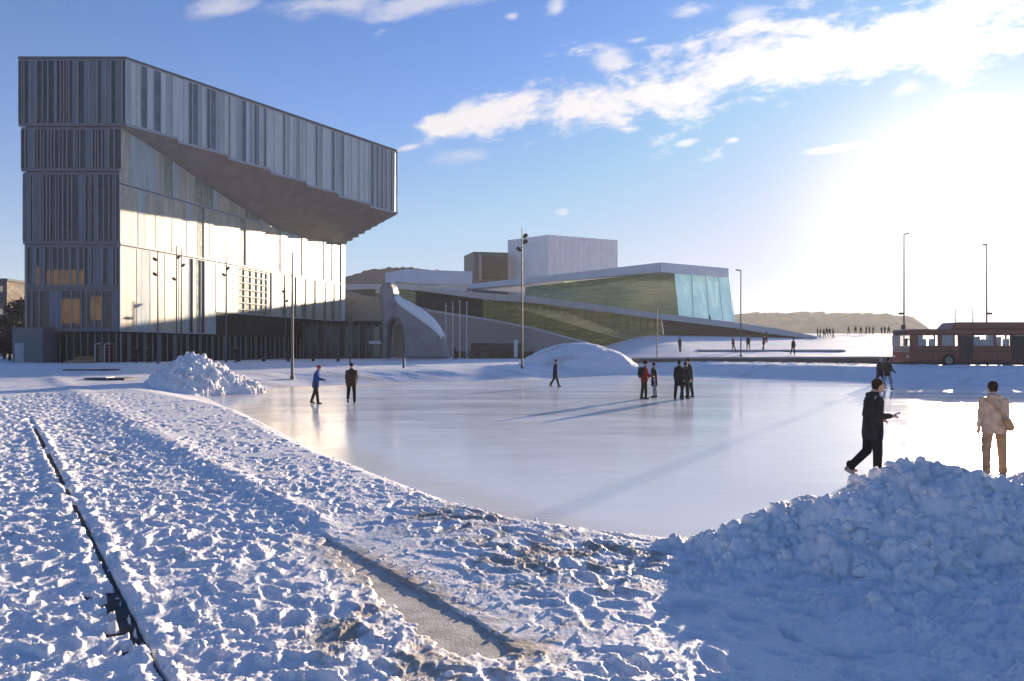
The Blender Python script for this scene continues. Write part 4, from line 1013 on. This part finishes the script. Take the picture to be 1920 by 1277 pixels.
spot_pole(548, 713, 474, [], 'thick bare pole standing in the snow between heap and blue-jacketed person', zb=.30, r=.10)
spot_pole(979, 690, 428, [(983, 442), (984, 453), (973, 467)], 'tall pole with three spotlights standing left of the smooth snow mound', r=.075)
spot_pole(643, 668, 494, [(646, 500)], 'distant light pole peeping out past the library end', r=.08)
def street_lamp(px, D, zb, pt, arm, lab, box=False, cross=0):
    e = empty('street_lamp', (X(px, D), D, zb)); h_ = Z(pt, D)-zb; tag(e, lab, 'street lamp', 'street lamps along the road')
    t = MB(); t.tube((0, 0, 0), (0, 0, h_), .075, .045, 12); t.build('pole', m_pole, e)
    t = MB(); t.tube((0, 0, 0), (0, 0, .5), .15, .13, 12); t.build('base', m_pole, e)
    t = MB(); s_ = 1 if arm > 0 else -1; L_ = abs(arm)/F*D
    t.prism([(0, -.10, h_-.06), (s_*L_, -.12, h_+.0), (s_*L_, .12, h_+.0), (0, .10, h_-.06)], (0, 0, .10)); t.build('lamp_head', m_head, e, bevel=.01)
    if cross: t = MB(); t.box((min(0, cross/F*D), -.04, Z(abs(590), D)-zb), (max(0, cross/F*D), .04, Z(586, D)-zb)); t.build('bracket', m_head, e)
    return e
street_lamp(1389, 78, 1.2, 507, -9, 'street lamp with a short arm to the left, standing right of the teal glass corner')
l9 = street_lamp(1695, 65, 1.0, 439, 9, 'tall street lamp with an arm to the right beside the bus front', cross=-10)
street_lamp(1850, 64, 1.0, 459, -7, 'street lamp rising behind the middle of the red bus', cross=10)
t = MB(); t.box((-.17, -.05, 0), (.17, .05, .75)); sg = t.build('sign_panel', m_head, l9, loc=(-.1, -.1, Z(625, 64)-1.0))
for px, pt, pb, D, lab in [(1232, 575, 668, 79, 'thin dark pole standing left of the trio, before the dark entrance'), ]:
    e = empty('flagpole', (X(px, D), D, .8)); tag(e, lab, 'pole'); t = MB(); t.tube((0, 0, 0), (0, 0, Z(pt, D)-.8), .07, .04, 10); t.build('pole', m_pole, e); t = MB(); t.ell((0, 0, Z(pt, D)-.8), .08, .08, .08); t.build('finial', m_pole, e)
m_wp = mat('white_pole', (.6, .6, .6), .4)
for i, (px, pt) in enumerate([(836, 570), (849, 568), (862, 565), (875, 568)]):
    D = 118; e = empty('flagpole', (X(px, D), D, .8)); tag(e, 'white flagpole before the dark oak wall, %s from the left of four' % ORD[i], 'flagpole', 'row of white flagpoles')
    t = MB(); t.tube((0, 0, 0), (0, 0, Z(pt, D)-.8), .11, .06, 10); t.build('pole', m_wp, e); t = MB(); t.ell((0, 0, Z(pt, D)-.8+.05), .11, .11, .11); t.build('finial', m_wp, e)
for px, pt, D in [(1791, 578, 240), (1824, 576, 250)]:
    e = empty('mast', (X(px, D), D, 1)); tag(e, 'faint thin mast far behind the bus, %s of the two' % ('left' if px < 1800 else 'right'), 'mast', 'masts across the water')
    t = MB(); t.tube((0, 0, 0), (0, 0, Z(pt, D)-1), .22, .12, 8); t.build('pole', m_pole, e); t = MB(); t.tube((-1.4, 0, Z(600, D)-1), (1.4, 0, Z(600, D)-1), .10, n=8); t.build('spreader', m_pole, e)

# ================================================================== CURVED SCULPTURE
m_sc = mat('weathered_grey_bronze', (.25, .235, .235), .5, metal=.2, var=.2, vscale=.5, bump=.25, bscale=2)
Ds = 108.0; sx0 = X(782, Ds)
sc = empty('sculpture', (sx0, Ds, .8)); tag(sc, 'huge curved grey sculpture with a round top and snow lying on its back', 'sculpture')
outer = [(720, 672), (721, 640), (720, 600), (719, 575), (716, 556), (717, 542), (722, 534), (730, 531), (739, 535), (744, 545), (746, 556), (752, 562), (766, 568), (782, 577), (798, 588), (812, 600), (824, 615), (833, 632), (839, 650), (843, 672)]
inner = [(759, 672), (758, 640), (756, 615), (750, 602), (741, 600), (734, 610), (731, 640), (730, 672)]
def SP(p, y): return Vector((X(p[0], Ds)-sx0, y, Z(p[1], Ds)-.8))
# rounded section: several slices of shrinking outline
cx_, cz_ = 0, 4.0
def outline():
    return outer+inner
ol = outline(); mb = MB(); ys_ = [(-2.6, .90), (-2.2, .965), (-1.2, 1.0), (1.2, 1.0), (2.2, .965), (2.6, .90)]
cen = []
n_ = len(ol); vs = []
bm = bmesh.new()
me = bpy.data.meshes.new('tmp')
pts2 = [SP(p, 0) for p in ol]
def inset(pts, d):
    r = []; n = len(pts)
    for i in range(n):
        a, b, c = pts[i-1], pts[i], pts[(i+1) % n]; t1 = (b-a).normalized(); t2_ = (c-b).normalized()
        n1_ = Vector((t1.z, 0, -t1.x)); n2_ = Vector((t2_.z, 0, -t2_.x)); m_ = (n1_+n2_); m_ = m_/max(m_.length, .3)
        r.append(b+m_*d)
    return r
slices = [(-2.6, .45), (-2.35, .18), (-1.9, 0), (1.9, 0), (2.35, .18), (2.6, .45)]
for (y, d) in slices:
    for q in inset(pts2, d): vs.append((q.x, y, max(q.z, 0)))
fs = []
for k in range(len(slices)-1):
    for i in range(n_): j = (i+1) % n_; fs.append((k*n_+i, k*n_+j, (k+1)*n_+j, (k+1)*n_+i))
fs += [tuple(range(n_)), tuple(range(len(slices)*n_-1, (len(slices)-1)*n_-1, -1))]
mb.add(vs, fs); mb.build('body', m_sc, sc)
# snow lying along the sloping back: crescent between ridge and flank
mb = MB(); top_ = outer[10:18]; rings = []
for i, p in enumerate(top_):
    f = math.sin(math.pi*(i+.4)/len(top_)); a = SP(p, 0); rings.append([a+Vector((-.55*f*.6, -2.72, -1.5*f*.75)), a+Vector((-.1, -2.55, .05)), a+Vector((0, -1.5, .28)), a+Vector((0, 1.5, .28)), a+Vector((0, 2.5, 0)), a+Vector((-.3, 2.2, -.3)), a+Vector((-.3, -2.3, -1.2*f-.15))])
mb.loft(rings); mb.build('snow_cap', m_snowroof, sc, smooth=True)
mb = MB(); mb.ell(SP((731, 545), 0), 1.15, 1.6, 1.15, 20, 14); mb.build('round_top', m_sc, sc, smooth=True)
mb = MB(); mb.prism([SP((737, 672), 1.2), SP((737, 608), 1.2), SP((749, 608), 1.2), SP((749, 672), 1.2)], (0, .3, 0)); mb.build('inner_wall', mat('orange_lit_face', (.55, .36, .24), .6), sc)  # orange light inside the opening is put into this panel's colour

# ================================================================== RED BUS
m_red = mat('bus_red_paint', (.20, .042, .024), .35, spec=.6, var=.12); m_bd = mat('bus_dark_trim', (.025, .022, .022), .5)
m_bgl = mat('bus_window_glass', (.85, .85, .8), .05, alpha=.28); m_tyre = mat('tyre_rubber', (.02, .02, .02), .85); m_rim = mat('wheel_rim', (.2, .2, .2), .4, metal=.6)
Db = 58.0; BS = 1.105; bx0 = X(1707, Db); bz = .97; BH = (Z(617, Db)-bz)/BS
bus = empty('bus', (bx0, Db, bz)); tag(bus, 'long red city bus with a roof pod, passing on the road behind the rink', 'bus')
LB = 18.0; bus.scale = (BS, BS, BS); WD = 2.55; sill, head_ = 1.45, BH-.42
mb = MB(); mb.box((0, 0, .30), (LB, WD, sill)); mb.build('lower_body', m_red, bus, bevel=.06)
mb = MB(); mb.box((0, 0, head_), (LB, WD, BH)); mb.build('roof', m_red, bus, bevel=.10)
pill = [(0, .55), (1.95, .28), (3.05, .1), (3.35, 1.1), (5.9, .14), (7.05, .45), (8.3, .10), (9.3, .45), (10.55, .12), (11.7, .5), (13, .2), (14.6, .3), (16.2, .3), (17.6, .4)]
mb = MB()
for x_, w_ in pill:
    for y_ in (0.01, WD-.11): mb.box((x_, y_, sill-.01), (x_+w_, y_+.10, head_+.01))
mb.build('window_pillars', m_red, bus)
for (x0_, w0_), (x1_, _) in zip(pill, pill[1:]):
    for y_ in (.05, WD-.07):
        t = MB(); t.box((x0_+w0_, y_, sill), (x1_, y_+.02, head_)); t.build('window', m_bgl, bus)
mb = MB()
for x_ in [1.2, 2.5, 4.9, 5.4, 6.5, 7.9, 8.8, 9.1, 10.2, 11.2, 12.6, 14.1, 15.6]: mb.box((x_, .35, .5), (x_+.12, .95, 2.0+.15*math.sin(x_*3))); mb.box((x_, 1.6, .5), (x_+.12, 2.2, 1.95))
for x_ in [4.6, 8.1, 11.6, 13.6]: mb.tube((x_, 1.25, .4), (x_, 1.25, head_), .025, n=8)
mb.build('seats', m_bd, bus)
mb = MB(); mb.prism([(3.0, .35, BH), (3.5, .35, BH+.50), (12.2, .35, BH+.50), (12.6, .35, BH)], (0, WD-.7, 0)); mb.build('roof_pod', m_red, bus, bevel=.05)
mb = MB(); mb.box((-.02, .12, 1.0), (.0, WD-.12, head_)); mb.build('windscreen', m_bgl, bus)
mb = MB(); mb.box((.2, .02, .12), (LB, WD-.02, .31)); mb.build('skirt', m_bd, bus)
for x_ in (2.7, 8.4, 15.2):
    for y_ in (-.02, WD-.26):
        w_ = MB(); w_.tube((x_, y_, .42), (x_, y_+.28, .42), .47, n=24); wh = w_.build('wheel', m_tyre, bus, bevel=.03)
        r_m = MB(); r_m.tube((x_, y_-.015, .42), (x_, y_+.295, .42), .27, n=20); r_m.build('rim', m_rim, wh)
mb = MB(); mb.tube((-.03, .1, 1.9), (-.35, -.15, 1.9), .03, n=8); mb.box((-.45, -.25, 1.45), (-.33, -.05, 1.95)); mb.build('mirror', m_bd, bus)
for x_ in (3.45, 7.12, 11.75):
    mb = MB()
    for a_, b_ in ((0, .04), (.42, .50), (.90, .94)): mb.box((x_+a_, -.012, .42), (x_+b_, .03, head_-.02))
    mb.box((x_+.06, -.010, .5), (x_+.40, .02, head_-.08)); mb.box((x_+.52, -.010, .5), (x_+.88, .02, head_-.08)); mb.build('door', m_bd, bus)
mb = MB(); mb.box((-.03, .5, head_+.04), (.02, WD-.5, BH-.10)); mb.build('destination_display', m_bd, bus)
mb = MB(); mb.box((.3, -.012, 1.05), (LB-.3, .0, 1.09)); mb.box((.3, -.012, .40), (LB-.3, .0, .43))
for k in range(11): mb.box((1.6+k*1.5, -.010, .45), (1.62+k*1.5, .0, 1.04))
mb.build('panel_seam', m_bd, bus)
for y_ in (.25, WD-.45):
    mb = MB(); mb.box((-.03, y_, .62), (.02, y_+.22, .78)); mb.build('headlight', m_wp, bus)
for i, (x_, c__) in enumerate([(1.0, c_black), (5.3, c_char), (9.6, c_navy), (12.8, c_black)]):
    t = MB(); t.capsule((x_, .8, 1.3), (x_, .8, 1.75), .20, .17); t.capsule((x_, .62, 1.72), (x_, .98, 1.72), .10); t.ell((x_, .8, 2.05), .10, .085, .13); t.capsule((x_, .8, 1.75), (x_, .8, 2.0), .07)
    for sd in (-1, 1): t.capsule((x_, .8+sd*.22, 1.70), (x_+.08, .8+sd*.25, 1.40), .06, .05); t.capsule((x_+.08, .8+sd*.25, 1.40), (x_+.3, .8+sd*.12, 1.38), .05, .04); t.capsule((x_, .8+sd*.1, 1.05), (x_+.42, .8+sd*.1, 1.05), .09, .07); t.capsule((x_+.42, .8+sd*.1, 1.05), (x_+.42, .8+sd*.1, .62), .07, .05)
    t.capsule((x_, .8, 1.05), (x_, .8, 1.3), .16, .2)
    t.v = [(a*BS+bx0, b*BS+Db, c*BS+bz) for a, b, c in t.v]; q = t.build('person', c__); remesh(q, .03, 2); tag(q, 'dark seated passenger behind the bus windows, %s' % ('nearest the left end', 'second from the left end', 'third from the left end', 'farthest right')[i], 'person', 'bus passengers')

# ================================================================== LEFT EDGE AND PLAZA FURNITURE
m_box = mat('grey_painted_metal', (.13, .135, .15), .5, var=.15)
e = empty('kiosk', (X(23, 82), 82, .8)); tag(e, 'plain grey box-shaped kiosk at the left foot of the library', 'kiosk')
wk = X(80, 82)-X(23, 82); hk = Z(615, 82)-.8
mb = MB(); mb.box((0, 0, 0), (wk, 3, hk)); mb.build('wall', m_box, e, bevel=.03)
mb = MB(); mb.box((-.06, -.06, hk), (wk+.06, 3.06, hk+.10)); mb.build('roof', m_roof, e)
mb = MB(); mb.box((.3, -.03, .05), (1.3, .0, 2.2)); d_ = mb.build('door', m_panel2, e); mb = MB(); mb.box((1.15, -.07, 1.05), (1.2, -.03, 1.2)); mb.build('handle', m_head, d_)
m_apt = mat('brown_apartment_wall', (.17, .13, .10), .8, var=.2, vscale=.3)
e = empty('apartment_building', (X(0, 150)-14, 150, .8)); tag(e, 'brown apartment block with rows of windows at the left edge', 'building')
wb = X(13, 150)-X(0, 150)+14; hb = Z(527, 150)-.8
mb = MB(); mb.box((0, 0, 0), (wb, 14, hb)); mb.build('wall', m_apt, e)
mb = MB(); mb.box((-.3, -.3, hb), (wb+.3, 14.3, hb+.5)); mb.build('roof', m_roof, e)
m_bwin = mat('pale_lit_window', (.35, .32, .27), .3, emit=(.9, .75, .5, .08))
for fl_ in range(6):
    for k in range(5):
        mb = MB(); x_ = wb-1.3-k*2.4; z_ = 1.6+fl_*2.3; mb.box((x_-.5, -.06, z_), (x_+.5, .0, z_+1.1)); mb.build('window', m_bwin if (fl_*3+k) % 2 else m_glass, e)
e2 = empty('apartment_building', (X(2, 170)-10, 170, .8)); tag(e2, 'lower dark building roof peeping out behind the brown apartment block', 'building')
mb = MB(); mb.box((0, 0, 0), (22, 10, Z(556, 170)-.8)); mb.build('wall', m_darkalu, e2); mb = MB(); mb.box((-.2, -.2, Z(556, 170)-.8), (22.2, 10.2, Z(553, 170)-.8)); mb.build('roof', m_roof, e2)
# trees left of the library
m_bark = mat('bark', (.05, .038, .03), .9, var=.3); m_leaf = mat('dark_twigs', (.035, .038, .035), .9, var=.4, vscale=1)
def tree(px, D, pt, cr, lab, cat='tree', grp='dark trees left of the library', seed=0):
    r = random.Random(seed); h = Z(pt, D)-.8; e = empty('tree', (X(px, D), D, .75)); tag(e, lab, cat, grp)
    t = MB(); t.tube((0, 0, 0), (.1, 0, h*.5), .22, .12, 8); tips = []
    for k in range(14):
        a = r.uniform(0, 6.3); z = h*r.uniform(.25, .6); p = Vector((.05, 0, z)); q = p+Vector((math.cos(a)*cr*r.uniform(.5, 1), math.sin(a)*cr*r.uniform(.5, 1), h*r.uniform(.12, .36))); t.tube(p, q, .07, .02, 6); tips.append(q)
        for _ in range(4): q2 = q+Vector((r.gauss(0, .5), r.gauss(0, .5), r.uniform(.1, .9))); t.tube(q, q2, .025, .01, 4)
    t.build('trunk', m_bark, e); f = MB()
    for k in range(1500):
        a = r.uniform(0, 6.3); u_ = r.uniform(-1, 1); rr = r.uniform(.3, 1)**.5; c_ = Vector((math.cos(a)*cr*rr*math.sqrt(1-u_*u_), math.sin(a)*cr*rr*math.sqrt(1-u_*u_), h*.6+u_*h*.4*rr))
        if math.sin(c_.x*2.3+seed)+math.sin(c_.z*1.9+c_.y)+r.gauss(0, .5) < -.5: continue
        s_ = r.uniform(.08, .22); v1 = Vector((r.gauss(0, 1), r.gauss(0, 1), r.gauss(0, 1))).normalized()*s_; v2 = v1.cross(Vector((r.gauss(0, 1), r.gauss(0, 1), r.gauss(0, 1)))).normalized()*s_*.6
        f.quad(c_-v1-v2, c_+v1-v2, c_+v1+v2, c_-v1+v2)
    f.build('crown', m_leaf, e)
tree(8, 112, 590, 2.2, 'dark bushy tree at the very left edge behind the kiosk', seed=1)
tree(30, 108, 560, 1.9, 'dark bushy tree directly above the grey kiosk', seed=2)
tree(47, 104, 554, 1.8, 'tallest dark tree touching the library wall', seed=3)
tree(18, 100, 622, 1.8, 'low dark bush-like tree left of the kiosk', seed=4)
# things at the foot of the shaded face
m_or = mat('orange_brown_tarp', (.30, .15, .06), .8, var=.4, vscale=2); m_tan = mat('tan_timber', (.40, .28, .16), .8, var=.3, vscale=3)
e = empty('timber_pile', (X(117, 79), 79, .8)); tag(e, 'low pile of tan planks on the snow by the library entrance', 'timber pile')
for k in range(9):
    mb = MB(); rz_ = rc.uniform(-.12, .12); mb.box((0, 0, 0), (2.4+rc.uniform(-.4, .5), .18, .10)); mb.xf(0, Matrix.Translation((.1*k, -.5+.22*(k % 4), .11*(k//4)*1.2)) @ Matrix.Rotation(rz_, 4, 'Z')); mb.build('plank', m_tan, e)
mb = MB(); mb.ell((0, 0, .3), 1.0, .7, .55, 14, 8); mb.ell((.6, .1, .25), .7, .6, .6, 14, 8); hp_ = mb.build('tarpaulin', m_or, loc=(X(155, 80), 80, .75)); remesh(hp_, .06, 3); tag(hp_, 'orange-brown covered heap between the plank pile and the red stand', 'heap')
m_rs = mat('red_frame_paint', (.34, .07, .05), .5)
e = empty('bicycle_stand', (X(178, 80), 80, .8)); tag(e, 'red tubular stand against the dark ground floor of the library', 'stand')
for k in range(4):
    mb = MB(); x_ = k*.5; mb.tube((x_, 0, 0), (x_, 0, 2.0), .04, n=8); mb.tube((x_, 0, 2.0), (x_+.25, .5, 2.2), .04, n=8); mb.tube((x_+.25, .5, 2.2), (x_+.25, .5, 0), .04, n=8); mb.build('hoop', m_rs if k % 2 else m_wp, e)
mb = MB(); mb.tube((-.1, 0, 1.0), (1.7, 0, 1.0), .03, n=8); mb.tube((-.1, 0, 1.7), (1.7, 0, 1.7), .03, n=8); mb.build('rail', m_rs, e)
for i, (px, py, w_, lab) in enumerate([(172, 699, 3.4, 'dark bare slab in the snow, the one nearer the library'), (208, 712, 2.2, 'dark bare slab in the snow, the one nearer the snow heap')]):
    x_, y_ = G0(px, py, .62); mb = MB(); mb.box((-w_/2, -.7, -.3), (w_/2, .7, .10)); o = mb.build('slab', mat('dark_slab', (.035, .033, .035), .7), loc=(x_, y_, gz(x_, y_)), bevel=.02)
    mb = MB(); mb.box((-w_/2+.1, -.3, .10), (w_/2-1.2, .6, .14)); mb.build('snow_patch', m_snowroof, o); tag(o, lab, 'slab', 'dark slabs in the snow')
# dark pavilion and underpass between library and sculpture
e = empty('pavilion', (X(540, 122), 122, .8)); tag(e, 'long low dark pavilion with glass front right of the library', 'pavilion')
wp = X(722, 122)-X(540, 122); hp = Z(606, 122)-.8
mb = MB(); mb.box((0, .4, 0), (wp, 5, hp)); mb.build('wall', m_brown, e)
mb = MB(); mb.box((-.4, -.3, hp), (wp+.4, 5.4, hp+.35)); mb.build('roof', m_dark, e)
for k in range(14):
    mb = MB(); mb.box((.2+k*wp/14, .1, 0), (.32+k*wp/14, .4, hp)); mb.build('post', m_mull, e)
for k in range(13):
    if k % 3 == 1: continue
    mb = MB(); mb.box((.4+k*wp/14, .3, .3+(k % 2)), (wp/14+.1+k*wp/14, .38, hp-.6)); mb.build('window', m_glass_g if k % 4 == 0 else m_glass, e)
mb = MB(); mb.box((X(690, 121)-X(540, 122), -.2, Z(645, 121)-.8), (X(713, 121)-X(540, 122), -.05, Z(639, 121)-.8)); mb.build('sign_board', m_wp, e)
e = empty('signpost', (X(656, 78), 78, .75)); tag(e, 'brown post with a square panel behind the person in brown', 'signpost')
mb = MB(); mb.tube((0, 0, 0), (0, 0, 2.2), .06, n=10); mb.build('post', m_bark, e); mb = MB(); mb.box((-.25, -.05, 1.1), (.25, .05, 4.9)); mb.build('panel', mat('brown_panel', (.09, .06, .045), .6), e)
e = empty('bench', (X(500, 90), 90, .8)); tag(e, 'long low dark bench along the foot of the library', 'bench')
mb = MB(); mb.box((-4, 0, .35), (9, .5, .48)); mb.build('seat', m_brown, e)
for k in range(5): mb = MB(); mb.box((-3.6+k*3, .05, 0), (-3.3+k*3, .45, .35)); mb.build('leg', m_dark, e)
def bollard(px, pt, pb, zb, wd, m, lab, cat='bollard'):
    D = (CAMZ-zb)*F/(pb-HOR); h_ = Z(pt, D)-zb; r_ = wd/F*D/2
    t = MB(); t.tube((0, 0, -.1), (0, 0, h_*.93), r_, n=16); t.tube((0, 0, h_*.93), (0, 0, h_), r_*1.15, r_*.9, n=16); o = t.build('bollard', m, loc=(X(px, D), D, zb)); tag(o, lab, cat); return o
bollard(757, 672, 693, .72, 5, mat('violet_paint', (.06, .05, .16), .5), 'short dark violet post on the snow before the sculpture')
bollard(967, 637, 669, 1.1, 7, m_wp, 'white cylindrical pillar left of the tall three-headed pole', 'pillar')
# low brown hedge / planting and dark opening at the foot of the stone wall
e = empty('underpass', (X(925, 134), 133.9, .8)); tag(e, 'dark low opening at the foot of the grey stone wall', 'opening')
mb = MB(); mb.box((-4, 0, .8), (5.5, .3, 2.6)); mb.build('recess', m_brown, e); mb = MB(); mb.box((-4.2, -.1, 2.6), (5.7, .35, 2.85)); mb.build('lintel', m_granite, e)
m_hedge = mat('brown_hedge', (.14, .09, .05), .9, var=.5, vscale=3)
f = MB(); r = random.Random(6)
for k in range(2600):
    c_ = Vector((r.uniform(0, 13), r.uniform(0, 1.2), r.uniform(0, 1)**.8*(1.0+.3*math.sin(r.random()*6)))); s_ = r.uniform(.06, .16)
    v1 = Vector((r.gauss(0, 1), r.gauss(0, 1), r.gauss(0, 1))).normalized()*s_; v2 = v1.cross(Vector((r.gauss(0, 1), r.gauss(0, 1), r.gauss(0, 1)))).normalized()*s_*.7
    f.quad(c_-v1-v2, c_+v1-v2, c_+v1+v2, c_-v1+v2)
o = f.build('hedge', m_hedge, loc=(X(850, 120), 120, .8)); tag(o, 'low brown winter hedge right of the sculpture', 'hedge')
for i, px in enumerate([880, 893, 905, 918, 930, 943]):
    D = 112; t = MB()
    for s_ in (-1, 1):
        t.tube((s_*.5-.33, 0, .35), (s_*.5-.27, .06, .35), .33, .33, 14)
    t.v = []; t.f = []; t.mi = []
    def wheel(cx):
        for a in range(16):
            a0_, a1_ = a*math.pi/8, (a+1)*math.pi/8; t.tube((cx+.33*math.cos(a0_), 0, .35+.33*math.sin(a0_)), (cx+.33*math.cos(a1_), 0, .35+.33*math.sin(a1_)), .03, n=5)
    wheel(-.5); wheel(.5)
    for a_, b_ in [((-.5, .35), (-.15, .85)), ((-.15, .85), (.38, .85)), ((.38, .95), (.5, .35)), ((-.5, .35), (0, .35)), ((0, .35), (-.18, .95)), ((0, .35), (.38, .8))]: t.tube((a_[0], 0, a_[1]), (b_[0], 0, b_[1]), .03, n=6)
    t.tube((.36, -.25, 1.0), (.36, .25, 1.0), .025, n=6); t.box((-.28, -.07, .95), (-.08, .07, 1.0))
    o = t.build('bicycle', m_head if i % 2 else m_mull, loc=(X(px, D), D, .85)); o.rotation_euler.z = .4*i; tag(o, 'parked bicycle before the low brown hedge, %s from the left of six' % ORD[i], 'bicycle', 'bicycles parked by the hedge')

# ================================================================== HAZE
hz_m = bpy.data.materials.new('haze'); hz_m.use_nodes = True; n = NT(hz_m.node_tree); hz_m.node_tree.nodes.clear()
pv_ = n.node('ShaderNodeVolumePrincipled'); pv_.inputs['Color'].default_value = (.93, .95, 1, 1); pv_.inputs['Density'].default_value = .00026; pv_.inputs['Anisotropy'].default_value = .25
n.link(pv_.outputs[0], n.node('ShaderNodeOutputMaterial').inputs['Volume'])
mb = MB(); mb.box((-900, -60, -12), (1300, 1400, 75)); hz_o = mb.build('haze', hz_m); tag(hz_o, kind='stuff')
